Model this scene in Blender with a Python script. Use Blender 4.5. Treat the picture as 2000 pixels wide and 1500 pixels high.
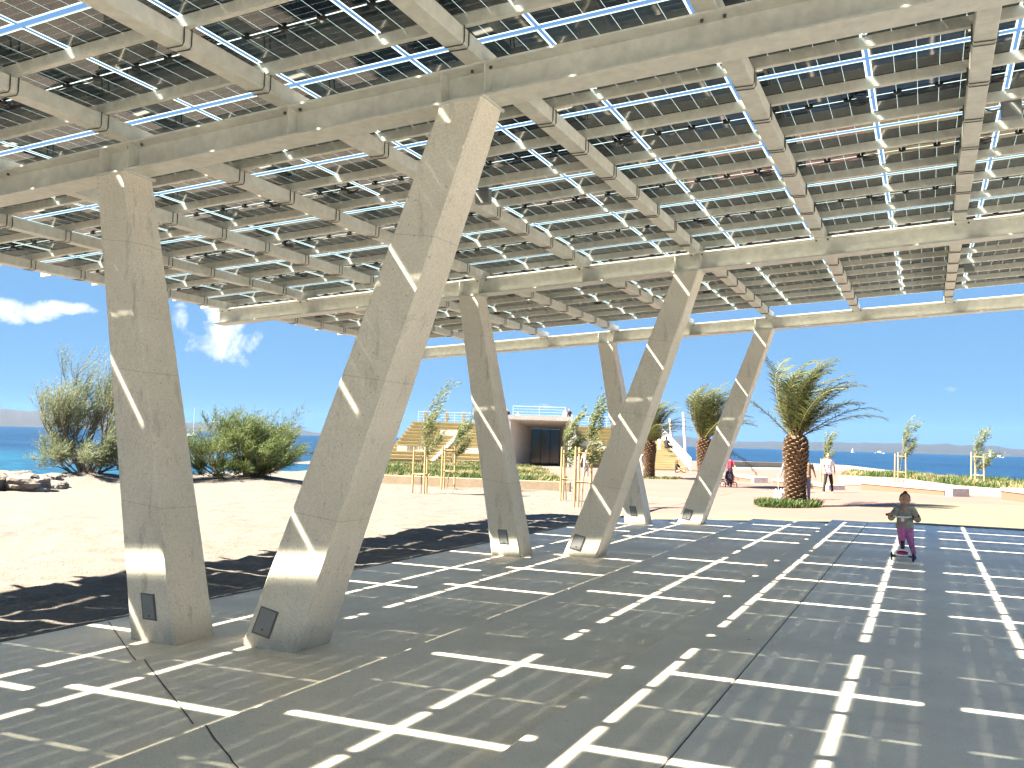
import bpy, bmesh, math, random
from math import radians as rad, sin, cos, pi, tau
from mathutils import Vector, Matrix, noise

# ------------------------------------------------------------------ scene, camera, sky, sun, exposure
for o in list(bpy.data.objects): bpy.data.objects.remove(o)
SC = bpy.context.scene
COL = SC.collection
CH = 1.68                                   # eye height above the upper paving slab
YAW, PITCH, ROLL = rad(24.2017), rad(3.5136), rad(1.7184)
Fv = Vector((-sin(YAW)*cos(PITCH), cos(YAW)*cos(PITCH), sin(PITCH)))
R0 = Vector((cos(YAW), sin(YAW), 0)); U0 = R0.cross(Fv)
Rv = cos(ROLL)*R0 + sin(ROLL)*U0
Uv = -sin(ROLL)*R0 + cos(ROLL)*U0
cam = bpy.data.cameras.new('camera'); camo = bpy.data.objects.new('camera', cam); COL.objects.link(camo)
cam.sensor_width = 36; cam.lens = 36*1807/2000; cam.clip_end = 40000; cam.clip_start = 0.05
M = Matrix((Rv, Uv, -Fv)).transposed().to_4x4(); M.translation = (0, 0, CH)
camo.matrix_world = M
SC.camera = camo

SX, SY = 0.724, 0.415                       # shadow shift per metre of height
sundir = Vector((SX, SY, -1)).normalized()  # travel of the light
EL = math.asin(-sundir.z)
AZ = math.atan2(-sundir.x, -sundir.y)       # compass angle (from +Y towards +X) of the sun
sun = bpy.data.lights.new('sun', 'SUN'); suno = bpy.data.objects.new('sun', sun); COL.objects.link(suno)
sun.energy = 5.0; sun.angle = rad(0.5); sun.color = (1, 0.89, 0.72)
suno.rotation_euler = sundir.to_track_quat('-Z', 'Y').to_euler()

W = bpy.data.worlds.new('World'); SC.world = W; W.use_nodes = True
nt = W.node_tree; nt.nodes.clear()
def wn(t, **k):
    n = nt.nodes.new(t)
    for a, b in k.items(): setattr(n, a, b)
    return n
wo = wn('ShaderNodeOutputWorld'); bg = wn('ShaderNodeBackground')
sky = wn('ShaderNodeTexSky', sky_type='NISHITA', sun_disc=False, sun_elevation=EL, sun_rotation=AZ)
sky.air_density = 1.0; sky.dust_density = 0.0; sky.ozone_density = 3.0; sky.altitude = 0
bg.inputs["Strength"].default_value = 0.05
tc = wn('ShaderNodeTexCoord')
# wispy cumulus: noise puffs kept inside a few soft regions of the sky
def pix_dir(px, py): return (Fv + (px-1000)/1807*Rv - (py-750)/1807*Uv).normalized()
CLOUDS = [(18, 606, .034, .017), (125, 600, .045, .009), (432, 658, .060, .040), (440, 612, .058, .026), (355, 618, .016, .020), (1870, 760, .05, .007),
          (1075, 795, .05, .006), (1395, 745, .012, .006), (70, 610, .03, .014)]
acc = None
for px, py, sx_, sy_ in CLOUDS:
    d = pix_dir(px, py)
    mp = wn('ShaderNodeVectorMath', operation='SUBTRACT'); nt.links.new(tc.outputs['Generated'], mp.inputs[0]); mp.inputs[1].default_value = d
    side = Vector((d.y, -d.x, 0)).normalized()
    d1 = wn('ShaderNodeVectorMath', operation='DOT_PRODUCT'); nt.links.new(mp.outputs[0], d1.inputs[0]); d1.inputs[1].default_value = side/sx_
    d2 = wn('ShaderNodeVectorMath', operation='DOT_PRODUCT'); nt.links.new(mp.outputs[0], d2.inputs[0]); d2.inputs[1].default_value = Vector((0, 0, 1))/sy_
    d3 = wn('ShaderNodeVectorMath', operation='DOT_PRODUCT'); nt.links.new(tc.outputs['Generated'], d3.inputs[0]); d3.inputs[1].default_value = d
    front = wn('ShaderNodeMath', operation='GREATER_THAN'); nt.links.new(d3.outputs['Value'], front.inputs[0]); front.inputs[1].default_value = .5
    q1 = wn('ShaderNodeMath', operation='POWER'); nt.links.new(d1.outputs['Value'], q1.inputs[0]); q1.inputs[1].default_value = 2
    q2 = wn('ShaderNodeMath', operation='MULTIPLY_ADD'); nt.links.new(d2.outputs['Value'], q2.inputs[0]); nt.links.new(d2.outputs['Value'], q2.inputs[1]); nt.links.new(q1.outputs[0], q2.inputs[2])
    g = wn('ShaderNodeMath', operation='SUBTRACT', use_clamp=True); g.inputs[0].default_value = 1.0; nt.links.new(q2.outputs[0], g.inputs[1])
    g2 = wn('ShaderNodeMath', operation='MULTIPLY'); nt.links.new(g.outputs[0], g2.inputs[0]); nt.links.new(front.outputs[0], g2.inputs[1])
    if py > 700:
        g3 = wn('ShaderNodeMath', operation='MULTIPLY'); nt.links.new(g2.outputs[0], g3.inputs[0]); g3.inputs[1].default_value = .42; g2 = g3
    if acc is None: acc = g2
    else:
        mx = wn('ShaderNodeMath', operation='MAXIMUM'); nt.links.new(acc.outputs[0], mx.inputs[0]); nt.links.new(g2.outputs[0], mx.inputs[1]); acc = mx
nz = wn('ShaderNodeTexNoise'); nz.inputs['Scale'].default_value = 32; nz.inputs['Detail'].default_value = 9; nz.inputs['Roughness'].default_value = .62; nz.inputs['Distortion'].default_value = .3
nt.links.new(tc.outputs['Generated'], nz.inputs['Vector'])
ad = wn('ShaderNodeMath', operation='MULTIPLY_ADD'); nt.links.new(acc.outputs[0], ad.inputs[0]); ad.inputs[1].default_value = .40; nt.links.new(nz.outputs['Fac'], ad.inputs[2])
mr = wn('ShaderNodeMapRange'); nt.links.new(ad.outputs[0], mr.inputs['Value']); mr.inputs['From Min'].default_value = .72; mr.inputs['From Max'].default_value = .93
gate = wn('ShaderNodeMath', operation='MULTIPLY'); nt.links.new(mr.outputs[0], gate.inputs[0])
gm = wn('ShaderNodeMath', operation='MULTIPLY', use_clamp=True); nt.links.new(acc.outputs[0], gm.inputs[0]); gm.inputs[1].default_value = 3.0
nt.links.new(gm.outputs[0], gate.inputs[1])
mixc = wn('ShaderNodeMix', data_type='RGBA'); nt.links.new(gate.outputs[0], mixc.inputs['Factor'])
hs = wn('ShaderNodeHueSaturation'); hs.inputs['Saturation'].default_value = 1.25; hs.inputs['Value'].default_value = .85
nt.links.new(sky.outputs[0], hs.inputs['Color'])
# clear Adriatic air: the sky model's horizon is too milky, so each channel is compressed
EXPO = 3.0; KS = .05*2**EXPO; K0 = .193
sepc = wn('ShaderNodeSeparateColor'); cmb = wn('ShaderNodeCombineColor'); nt.links.new(hs.outputs[0], sepc.inputs[0])
for i, (a_, p_) in enumerate(((.29, .15), (.54, .19), (.86, .06))):
    pw = wn('ShaderNodeMath', operation='POWER'); nt.links.new(sepc.outputs[i], pw.inputs[0]); pw.inputs[1].default_value = p_
    ml = wn('ShaderNodeMath', operation='MULTIPLY'); nt.links.new(pw.outputs[0], ml.inputs[0]); ml.inputs[1].default_value = a_*K0**p_/KS
    nt.links.new(ml.outputs[0], cmb.inputs[i])
nt.links.new(cmb.outputs[0], mixc.inputs['A']); mixc.inputs['B'].default_value = (2.75, 2.95, 3.25, 1)
nt.links.new(mixc.outputs['Result'], bg.inputs['Color']); nt.links.new(bg.outputs[0], wo.inputs['Surface'])

SC.view_settings.view_transform = 'Standard'; SC.view_settings.look = 'None'; SC.view_settings.gamma = 1
SC.view_settings.exposure = EXPO
SC.render.engine = 'CYCLES'
SC.cycles.max_bounces = 10; SC.cycles.diffuse_bounces = 5; SC.cycles.glossy_bounces = 4; SC.cycles.transparent_max_bounces = 24
SC.cycles.caustics_reflective = False; SC.cycles.caustics_refractive = False

# ------------------------------------------------------------------ helpers
random.seed(11)
def ray(px, py): return Fv + (px-1000)/1807*Rv - (py-750)/1807*Uv
def G(px, py, z=0.0):                       # point of the level z seen at that spot of the photograph
    r = ray(px, py); t = (z-CH)/r.z; return Vector((r.x*t, r.y*t, z))
def onY(px, py, Y):
    r = ray(px, py); t = Y/r.y; return Vector((r.x*t, Y, CH+r.z*t))
def atD(px, py, D):
    r = ray(px, py); t = D/math.hypot(r.x, r.y); return Vector((r.x*t, r.y*t, CH+r.z*t))
def zg(x): return -min(.36, max(0, .0489*(-.26-x)))
def GG(px, py):                             # on the gently falling plaza
    z = 0
    for _ in range(6):
        p = G(px, py, z); z = zg(p.x)
    return p

class MB:
    def __init__(s): s.v = []; s.f = []; s.m = []; s.mi = 0
    def add(s, vs, fs):
        b = len(s.v); s.v += [tuple(v) for v in vs]; s.f += [tuple(b+i for i in f) for f in fs]; s.m += [s.mi]*len(fs); return s
    def box(s, a, b, shear=0.0):            # axis box; z rises with x by shear
        x0, y0, z0 = a; x1, y1, z1 = b
        vs = [(x, y, z+shear*x) for z in (z0, z1) for y in (y0, y1) for x in (x0, x1)]
        return s.add(vs, [(0,2,3,1),(4,5,7,6),(0,1,5,4),(2,6,7,3),(0,4,6,2),(1,3,7,5)])
    def obox(s, c, ax, ay, az):             # oriented box, half axes
        c = Vector(c)
        vs = [c+i*ax+j*ay+k*az for k in (-1,1) for j in (-1,1) for i in (-1,1)]
        return s.add(vs, [(0,2,3,1),(4,5,7,6),(0,1,5,4),(2,6,7,3),(0,4,6,2),(1,3,7,5)])
    def tube(s, pts, r, n=6, cap=True):
        pts = [Vector(p) for p in pts]; rs = r if isinstance(r, (list, tuple)) else [r]*len(pts)
        b = len(s.v); prev = None
        for i, p in enumerate(pts):
            t = (pts[min(i+1, len(pts)-1)]-pts[max(i-1, 0)])
            t = t.normalized() if t.length > 1e-9 else Vector((0,0,1))
            if prev is None: u = t.orthogonal().normalized()
            else:
                u = prev - t*prev.dot(t); u = u.normalized() if u.length > 1e-6 else t.orthogonal().normalized()
            prev = u; w = t.cross(u)
            for k in range(n):
                a = tau*k/n; s.v.append(tuple(p+rs[i]*(cos(a)*u+sin(a)*w)))
        for i in range(len(pts)-1):
            for k in range(n):
                q = b+i*n; s.f.append((q+k, q+(k+1)%n, q+n+(k+1)%n, q+n+k)); s.m.append(s.mi)
        if cap:
            s.f.append(tuple(b+k for k in reversed(range(n)))); s.m.append(s.mi)
            e = b+(len(pts)-1)*n; s.f.append(tuple(e+k for k in range(n))); s.m.append(s.mi)
        return s
    def ball(s, c, r, n=10, m=7, rot=None):
        c = Vector(c); r = Vector(r) if not isinstance(r, (int, float)) else Vector((r, r, r))
        b = len(s.v)
        for i in range(m+1):
            th = pi*i/m
            for k in range(n):
                a = tau*k/n; p = Vector((r.x*sin(th)*cos(a), r.y*sin(th)*sin(a), r.z*cos(th)))
                if rot: p = rot @ p
                s.v.append(tuple(c+p))
        for i in range(m):
            for k in range(n):
                q = b+i*n; s.f.append((q+k, q+n+k, q+n+(k+1)%n, q+(k+1)%n)); s.m.append(s.mi)
        return s
    def cap(s, a, b, ra, rb=None, n=10):    # tapered capsule
        rb = ra if rb is None else rb
        s.ball(a, ra, n, 6); s.ball(b, rb, n, 6); s.tube([a, b], [ra, rb], n); return s
    def poly(s, pts, z=None):
        return s.add([(p[0], p[1], p[2] if z is None else z) for p in pts], [tuple(range(len(pts)))])
    def build(s, name, mats, parent=None, smooth=False, bevel=0):
        me = bpy.data.meshes.new(name); me.from_pydata(s.v, [], s.f)
        for m in (mats if isinstance(mats, (list, tuple)) else [mats]): me.materials.append(m)
        if any(s.m): me.polygons.foreach_set('material_index', s.m)
        if smooth: me.polygons.foreach_set('use_smooth', [True]*len(me.polygons))
        me.update()
        o = bpy.data.objects.new(name, me); COL.objects.link(o)
        if parent: o.parent = parent
        if bevel:
            b = o.modifiers.new('bevel', 'BEVEL'); b.width = bevel; b.segments = 2; b.limit_method = 'ANGLE'
        return o
def tag(o, label=None, cat=None, group=None, kind=None):
    if label: o['label'] = label
    if cat: o['category'] = cat
    if group: o['group'] = group
    if kind: o['kind'] = kind
    return o
def thing(name, label, cat, loc=(0,0,0), rz=0, group=None):
    o = bpy.data.objects.new(name, None); COL.objects.link(o); o.location = loc; o.rotation_euler = (0,0,rz)
    o.empty_display_size = .1
    return tag(o, label, cat, group)
def copy_tree(o, parent=None):
    c = o.copy(); COL.objects.link(c); c.parent = parent
    for ch in list(o.children): copy_tree(ch, c)
    return c

# ------------------------------------------------------------------ materials
def mat(name, col, rough=.6, metal=0, ior=1.5, var=0.0, vscale=3.0, col2=None, bump=0.0, bscale=30.0, detail=6, spec=.5, coord='Object', bdist=.02, trans=0.0):
    m = bpy.data.materials.new(name); m.use_nodes = True; t = m.node_tree; p = t.nodes['Principled BSDF']
    p.inputs['Base Color'].default_value = (*col, 1); p.inputs['Roughness'].default_value = rough
    p.inputs['Metallic'].default_value = metal; p.inputs['IOR'].default_value = ior
    p.inputs['Specular IOR Level'].default_value = spec
    tcn = t.nodes.new('ShaderNodeTexCoord')
    if var or col2:
        n = t.nodes.new('ShaderNodeTexNoise'); n.inputs['Scale'].default_value = vscale; n.inputs['Detail'].default_value = detail; n.inputs['Roughness'].default_value = .6
        t.links.new(tcn.outputs[coord], n.inputs['Vector'])
        r = t.nodes.new('ShaderNodeValToRGB'); r.color_ramp.elements[0].position = .32; r.color_ramp.elements[1].position = .68
        c2 = col2 or tuple(min(1, c*(1+var)) for c in col); c1 = col if col2 else tuple(c*(1-var) for c in col)
        r.color_ramp.elements[0].color = (*c1, 1); r.color_ramp.elements[1].color = (*c2, 1)
        t.links.new(n.outputs['Fac'], r.inputs[0]); t.links.new(r.outputs[0], p.inputs['Base Color'])
    if bump:
        n = t.nodes.new('ShaderNodeTexNoise'); n.inputs['Scale'].default_value = bscale; n.inputs['Detail'].default_value = 5
        t.links.new(tcn.outputs[coord], n.inputs['Vector'])
        b = t.nodes.new('ShaderNodeBump'); b.inputs['Strength'].default_value = bump; b.inputs['Distance'].default_value = bdist
        t.links.new(n.outputs['Fac'], b.inputs['Height']); t.links.new(b.outputs[0], p.inputs['Normal'])
    return m
def N(t, typ, **k):
    n = t.nodes.new(typ)
    for a, b in k.items(): setattr(n, a, b)
    return n
def concrete(name, c1, c2, pits=True, bands=False, fine=55, rough=.75):
    m = bpy.data.materials.new(name); m.use_nodes = True; t = m.node_tree; L = t.links.new; p = t.nodes['Principled BSDF']
    p.inputs['Roughness'].default_value = rough
    tcn = N(t, 'ShaderNodeTexCoord')
    n1 = N(t, 'ShaderNodeTexNoise'); n1.inputs['Scale'].default_value = 1.3; n1.inputs['Detail'].default_value = 8; n1.inputs['Roughness'].default_value = .65
    L(tcn.outputs['Object'], n1.inputs['Vector'])
    r1 = N(t, 'ShaderNodeValToRGB'); e = r1.color_ramp.elements; e[0].position = .3; e[1].position = .7; e[0].color = (*c1, 1); e[1].color = (*c2, 1)
    L(n1.outputs['Fac'], r1.inputs[0])
    n2 = N(t, 'ShaderNodeTexNoise'); n2.inputs['Scale'].default_value = fine; n2.inputs['Detail'].default_value = 4; L(tcn.outputs['Object'], n2.inputs['Vector'])
    r2 = N(t, 'ShaderNodeMapRange'); r2.inputs['From Min'].default_value = .3; r2.inputs['From Max'].default_value = .7; r2.inputs['To Min'].default_value = .86; r2.inputs['To Max'].default_value = 1.1
    L(n2.outputs['Fac'], r2.inputs['Value'])
    mu = N(t, 'ShaderNodeMix', data_type='RGBA', blend_type='MULTIPLY'); mu.inputs['Factor'].default_value = 1
    L(r1.outputs[0], mu.inputs['A']); L(r2.outputs[0], mu.inputs['B'])
    out = mu.outputs['Result']
    # stains: stretched blotches
    mp = N(t, 'ShaderNodeMapping'); mp.inputs['Scale'].default_value = (5, 5, 1.1); L(tcn.outputs['Object'], mp.inputs['Vector'])
    n3 = N(t, 'ShaderNodeTexNoise'); n3.inputs['Scale'].default_value = 1.7; n3.inputs['Detail'].default_value = 9; n3.inputs['Roughness'].default_value = .7; L(mp.outputs[0], n3.inputs['Vector'])
    r3 = N(t, 'ShaderNodeMapRange'); r3.inputs['From Min'].default_value = .56; r3.inputs['From Max'].default_value = .74; r3.inputs['To Min'].default_value = 1; r3.inputs['To Max'].default_value = .62 if bands else .8
    L(n3.outputs['Fac'], r3.inputs['Value'])
    m3 = N(t, 'ShaderNodeMix', data_type='RGBA', blend_type='MULTIPLY'); m3.inputs['Factor'].default_value = 1; L(out, m3.inputs['A']); L(r3.outputs[0], m3.inputs['B']); out = m3.outputs['Result']
    hgt = n2.outputs['Fac']
    if not pits and fine > 60:
        nb = N(t, 'ShaderNodeTexNoise'); nb.inputs['Scale'].default_value = .55; nb.inputs['Detail'].default_value = 10; nb.inputs['Roughness'].default_value = .72; nb.inputs['Distortion'].default_value = .6; L(tcn.outputs['Object'], nb.inputs['Vector'])
        rb = N(t, 'ShaderNodeMapRange'); rb.inputs['From Min'].default_value = .35; rb.inputs['From Max'].default_value = .65; rb.inputs['To Min'].default_value = .88; rb.inputs['To Max'].default_value = 1.05; L(nb.outputs['Fac'], rb.inputs['Value'])
        m5 = N(t, 'ShaderNodeMix', data_type='RGBA', blend_type='MULTIPLY'); m5.inputs['Factor'].default_value = 1; L(out, m5.inputs['A']); L(rb.outputs[0], m5.inputs['B']); out = m5.outputs['Result']
        vs_ = N(t, 'ShaderNodeTexVoronoi'); vs_.inputs['Scale'].default_value = 1.1; L(tcn.outputs['Object'], vs_.inputs['Vector'])
        ls = N(t, 'ShaderNodeMapRange'); ls.inputs['From Min'].default_value = .012; ls.inputs['From Max'].default_value = .022; ls.inputs['To Min'].default_value = .25; ls.inputs['To Max'].default_value = 1; L(vs_.outputs['Distance'], ls.inputs['Value'])
        m6 = N(t, 'ShaderNodeMix', data_type='RGBA', blend_type='MULTIPLY'); m6.inputs['Factor'].default_value = 1; L(out, m6.inputs['A']); L(ls.outputs[0], m6.inputs['B']); out = m6.outputs['Result']
    if pits:
        vo = N(t, 'ShaderNodeTexVoronoi'); vo.inputs['Scale'].default_value = 12; vo.inputs['Randomness'].default_value = 1; L(tcn.outputs['Object'], vo.inputs['Vector'])
        lt = N(t, 'ShaderNodeMapRange'); lt.inputs['From Min'].default_value = .05; lt.inputs['From Max'].default_value = .11; lt.inputs['To Min'].default_value = .35; lt.inputs['To Max'].default_value = 1
        L(vo.outputs['Distance'], lt.inputs['Value'])
        m4 = N(t, 'ShaderNodeMix', data_type='RGBA', blend_type='MULTIPLY'); m4.inputs['Factor'].default_value = .8; L(out, m4.inputs['A']); L(lt.outputs[0], m4.inputs['B']); out = m4.outputs['Result']
    if bands:   # casting joints across the shaft
        sp = N(t, 'ShaderNodeSeparateXYZ'); L(tcn.outputs['Object'], sp.inputs[0])
        nf = N(t, 'ShaderNodeMath', operation='MULTIPLY_ADD'); L(n1.outputs['Fac'], nf.inputs[0]); nf.inputs[1].default_value = -.5; L(sp.outputs['Z'], nf.inputs[2])
        ft = N(t, 'ShaderNodeMapRange'); ft.inputs['From Min'].default_value = -.22; ft.inputs['From Max'].default_value = .02; ft.inputs['To Min'].default_value = .70; ft.inputs['To Max'].default_value = 1; L(nf.outputs[0], ft.inputs['Value'])
        mf = N(t, 'ShaderNodeMix', data_type='RGBA', blend_type='MULTIPLY'); mf.inputs['Factor'].default_value = 1; L(out, mf.inputs['A']); L(ft.outputs[0], mf.inputs['B']); out = mf.outputs['Result']
        a = N(t, 'ShaderNodeMath', operation='MULTIPLY_ADD'); L(sp.outputs['X'], a.inputs[0]); a.inputs[1].default_value = .12; L(sp.outputs['Z'], a.inputs[2])
        wv = N(t, 'ShaderNodeMath', operation='MULTIPLY_ADD'); L(n1.outputs['Fac'], wv.inputs[0]); wv.inputs[1].default_value = .04; L(a.outputs[0], wv.inputs[2])
        pp = N(t, 'ShaderNodeMath', operation='PINGPONG'); L(wv.outputs[0], pp.inputs[0]); pp.inputs[1].default_value = .62
        lt = N(t, 'ShaderNodeMapRange'); lt.inputs['From Min'].default_value = .001; lt.inputs['From Max'].default_value = .006; lt.inputs['To Min'].default_value = .74; lt.inputs['To Max'].default_value = 1
        L(pp.outputs[0], lt.inputs['Value'])
        m4 = N(t, 'ShaderNodeMix', data_type='RGBA', blend_type='MULTIPLY'); m4.inputs['Factor'].default_value = 1; L(out, m4.inputs['A']); L(lt.outputs[0], m4.inputs['B']); out = m4.outputs['Result']
    L(out, p.inputs['Base Color'])
    b = N(t, 'ShaderNodeBump'); b.inputs['Strength'].default_value = .35; b.inputs['Distance'].default_value = .004; L(hgt, b.inputs['Height']); L(b.outputs[0], p.inputs['Normal'])
    return m
M_col = concrete('column_concrete', (.70,.635,.52), (.83,.765,.64), bands=True)
M_pave = concrete('paving_concrete', (.78,.695,.56), (.88,.79,.65), pits=False, fine=75, rough=.55)
M_pave_cool = concrete('paving_concrete_cool', (.74,.685,.60), (.84,.785,.70), pits=False, fine=75, rough=.5)
M_wall = concrete('pale_concrete', (.215,.20,.172), (.27,.25,.22), pits=False, fine=20)
M_bwall = concrete('building_concrete', (.56,.545,.50), (.66,.645,.59), pits=False, fine=8)
M_plaza_y = mat('yellow_concrete', (.138,.114,.070), .8, var=.08, vscale=.35, bump=.2, bscale=60, bdist=.004)
M_plaza_p = mat('pink_concrete', (.134,.083,.068), .8, var=.07, vscale=.3, bump=.2, bscale=60, bdist=.004)
M_plaza_s = mat('salmon_concrete', (.185,.085,.057), .8, var=.07, vscale=.4, bump=.2, bscale=60, bdist=.004)
M_white = mat('white_concrete', (.22,.205,.175), .7, var=.06, vscale=2)
M_steel = mat('galvanised_steel', (.62,.62,.565), .42, metal=0, var=.12, vscale=9, bump=.05, bscale=14, spec=.6)
M_galv = mat('bright_galvanised_purlin', (.66,.65,.58), .38, metal=.1, var=.12, vscale=14, spec=.7)
M_wire = mat('dark_wire', (.10,.10,.085), .4, metal=.6)
M_clamp = mat('aluminium_clamp', (.62,.63,.64), .25, metal=.8)
M_black = mat('black_plastic', (.012,.012,.014), .4)
M_hatch = mat('grey_hatch_metal', (.22,.23,.23), .45, metal=.3, var=.08, vscale=20)
M_hframe = mat('hatch_frame_steel', (.13,.135,.13), .4, metal=.4)
M_joint = mat('joint_filler', (.05,.048,.042), .9)
M_wood = mat('stake_wood', (.48,.33,.16), .8, var=.2, vscale=14)
M_bark = mat('grey_bark', (.16,.13,.095), .9, var=.35, vscale=10, bump=.6, bscale=20)
M_palmscale = mat('palm_leaf_base', (.06,.034,.02), .85, col2=(.21,.145,.085), vscale=9, bump=.4, bscale=30)
M_palmcore = mat('palm_trunk_core', (.10,.065,.04), .9, var=.3, vscale=12)
M_glassdoor = mat('dark_door_glass', (.008,.03,.035), .08, spec=.8)
M_rail = mat('white_rail', (.75,.75,.74), .4)
M_skin = mat('skin', (.42,.22,.14), .55)
M_hair = mat('dark_hair', (.018,.012,.01), .5)

def leafmat(name, c1, c2, sc=2.0, rough=.55, tr=.3):
    m = bpy.data.materials.new(name); m.use_nodes = True; t = m.node_tree; L = t.links.new; p = t.nodes['Principled BSDF']; out = t.nodes['Material Output']
    p.inputs['Roughness'].default_value = rough; p.inputs['Specular IOR Level'].default_value = .25
    g = N(t, 'ShaderNodeNewGeometry'); ob = N(t, 'ShaderNodeTexCoord')
    n = N(t, 'ShaderNodeTexNoise'); n.inputs['Scale'].default_value = sc; n.inputs['Detail'].default_value = 3; L(ob.outputs['Object'], n.inputs['Vector'])
    ad = N(t, 'ShaderNodeMath', operation='MULTIPLY_ADD'); L(g.outputs['Random Per Island'], ad.inputs[0]); ad.inputs[1].default_value = .5; L(n.outputs['Fac'], ad.inputs[2])
    r = N(t, 'ShaderNodeMapRange'); r.inputs['From Min'].default_value = .4; r.inputs['From Max'].default_value = 1.05; L(ad.outputs[0], r.inputs['Value'])
    mx = N(t, 'ShaderNodeMix', data_type='RGBA'); L(r.outputs[0], mx.inputs['Factor']); mx.inputs['A'].default_value = (*c1, 1); mx.inputs['B'].default_value = (*c2, 1)
    L(mx.outputs['Result'], p.inputs['Base Color'])
    tl = N(t, 'ShaderNodeBsdfTranslucent'); L(mx.outputs['Result'], tl.inputs['Color'])
    ms = N(t, 'ShaderNodeMixShader'); ms.inputs[0].default_value = tr; L(p.outputs[0], ms.inputs[1]); L(tl.outputs[0], ms.inputs[2]); L(ms.outputs[0], out.inputs['Surface'])
    return m
M_palm = leafmat('palm_leaflet', (.032,.05,.017), (.12,.135,.05), 1.5, rough=.75)
M_tam = leafmat('tamarisk_foliage', (.11,.14,.08), (.27,.30,.19), 1.2)
M_bush = leafmat('bush_foliage', (.06,.095,.028), (.18,.225,.08), 1.3)
M_sap = leafmat('sapling_leaf', (.08,.115,.045), (.21,.25,.11), 2, rough=.75)
M_cover = leafmat('ground_cover_leaf', (.035,.075,.02), (.10,.135,.045), .9)
M_dry = leafmat('dry_grass', (.18,.155,.075), (.32,.28,.15), .9)

# solar glass: opaque dark cells, clear seams between them
def panel_mat():
    m = bpy.data.materials.new('solar_cell_glass'); m.use_nodes = True; t = m.node_tree; L = t.links.new; p = t.nodes['Principled BSDF']; out = t.nodes['Material Output']
    p.inputs['Roughness'].default_value = .035; p.inputs['IOR'].default_value = 1.62; p.inputs['Specular IOR Level'].default_value = .6
    tcn = N(t, 'ShaderNodeTexCoord'); sp = N(t, 'ShaderNodeSeparateXYZ'); L(tcn.outputs['Object'], sp.inputs[0])
    def math(op, a, b=None, c=None, clamp=False):
        n = N(t, 'ShaderNodeMath', operation=op, use_clamp=clamp)
        for i, v in enumerate((a, b, c)):
            if v is None: continue
            if isinstance(v, (int, float)): n.inputs[i].default_value = v
            else: L(v, n.inputs[i])
        return n.outputs[0]
    CX, CY = .1902, .0896
    X, Y = sp.outputs['X'], sp.outputs['Y']
    fx = math('PINGPONG', math('ADD', X, CX*3), CX/2)        # distance to the nearest seam across
    ay = math('SUBTRACT', math('ABSOLUTE', Y), .008)
    fy = math('PINGPONG', ay, CY/2)
    inx = math('GREATER_THAN', fx, .0013); iny = math('GREATER_THAN', fy, .00025)
    okx = math('LESS_THAN', math('ABSOLUTE', X), CX*3); oky = math('LESS_THAN', ay, CY*10); mid = math('GREATER_THAN', ay, 0.0)
    cell = math('MULTIPLY', math('MULTIPLY', inx, iny), math('MULTIPLY', math('MULTIPLY', okx, oky), mid))
    ns = N(t, 'ShaderNodeTexNoise'); ns.inputs['Scale'].default_value = .9; L(tcn.outputs['Object'], ns.inputs['Vector'])
    oi = N(t, 'ShaderNodeObjectInfo')
    mx = N(t, 'ShaderNodeMix', data_type='RGBA'); L(oi.outputs['Random'], mx.inputs['Factor'])
    mx.inputs['A'].default_value = (.006,.011,.016,1); mx.inputs['B'].default_value = (.012,.022,.034,1)
    L(mx.outputs['Result'], p.inputs['Base Color'])
    # slight waviness of the laminate
    nb = N(t, 'ShaderNodeTexNoise'); nb.inputs['Scale'].default_value = 3.0; nb.inputs['Detail'].default_value = 1; L(tcn.outputs['Object'], nb.inputs['Vector'])
    b = N(t, 'ShaderNodeBump'); b.inputs['Strength'].default_value = .12; b.inputs['Distance'].default_value = .004; L(nb.outputs['Fac'], b.inputs['Height']); L(b.outputs[0], p.inputs['Normal'])
    tr = N(t, 'ShaderNodeBsdfTransparent'); tr.inputs[0].default_value = (.90,.96,.95,1)
    gl = N(t, 'ShaderNodeBsdfGlossy'); gl.inputs['Roughness'].default_value = .03
    lw = N(t, 'ShaderNodeFresnel'); lw.inputs[0].default_value = 1.3
    clear = N(t, 'ShaderNodeMixShader'); L(lw.outputs[0], clear.inputs[0]); L(tr.outputs[0], clear.inputs[1]); L(gl.outputs[0], clear.inputs[2])
    milk = N(t, 'ShaderNodeBsdfTranslucent'); milk.inputs[0].default_value = (.24,.32,.35,1)
    c2 = N(t, 'ShaderNodeMixShader'); edge = math('MULTIPLY', math('MULTIPLY', okx, oky), -.03)
    fac = math('ADD', edge, .75); L(fac, c2.inputs[0]); L(clear.outputs[0], c2.inputs[1]); L(milk.outputs[0], c2.inputs[2]); clear = c2
    ms = N(t, 'ShaderNodeMixShader'); L(cell, ms.inputs[0]); L(clear.outputs[0], ms.inputs[1]); L(p.outputs[0], ms.inputs[2]); L(ms.outputs[0], out.inputs['Surface'])
    return m
M_panel = panel_mat()
def topglass():
    m = bpy.data.materials.new('panel_top_glass'); m.use_nodes = True; t = m.node_tree; L = t.links.new; out = t.nodes['Material Output']
    tr = N(t, 'ShaderNodeBsdfTransparent'); tr.inputs[0].default_value = (.95,.98,.97,1); gl = N(t, 'ShaderNodeBsdfGlossy'); gl.inputs['Roughness'].default_value = .03
    lw = N(t, 'ShaderNodeFresnel'); lw.inputs[0].default_value = 1.3
    ms = N(t, 'ShaderNodeMixShader'); L(lw.outputs[0], ms.inputs[0]); L(tr.outputs[0], ms.inputs[1]); L(gl.outputs[0], ms.inputs[2]); L(ms.outputs[0], out.inputs['Surface'])
    return m
M_top = topglass()
M_gedge = mat('glass_edge', (.10,.16,.17), .2)

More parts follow.
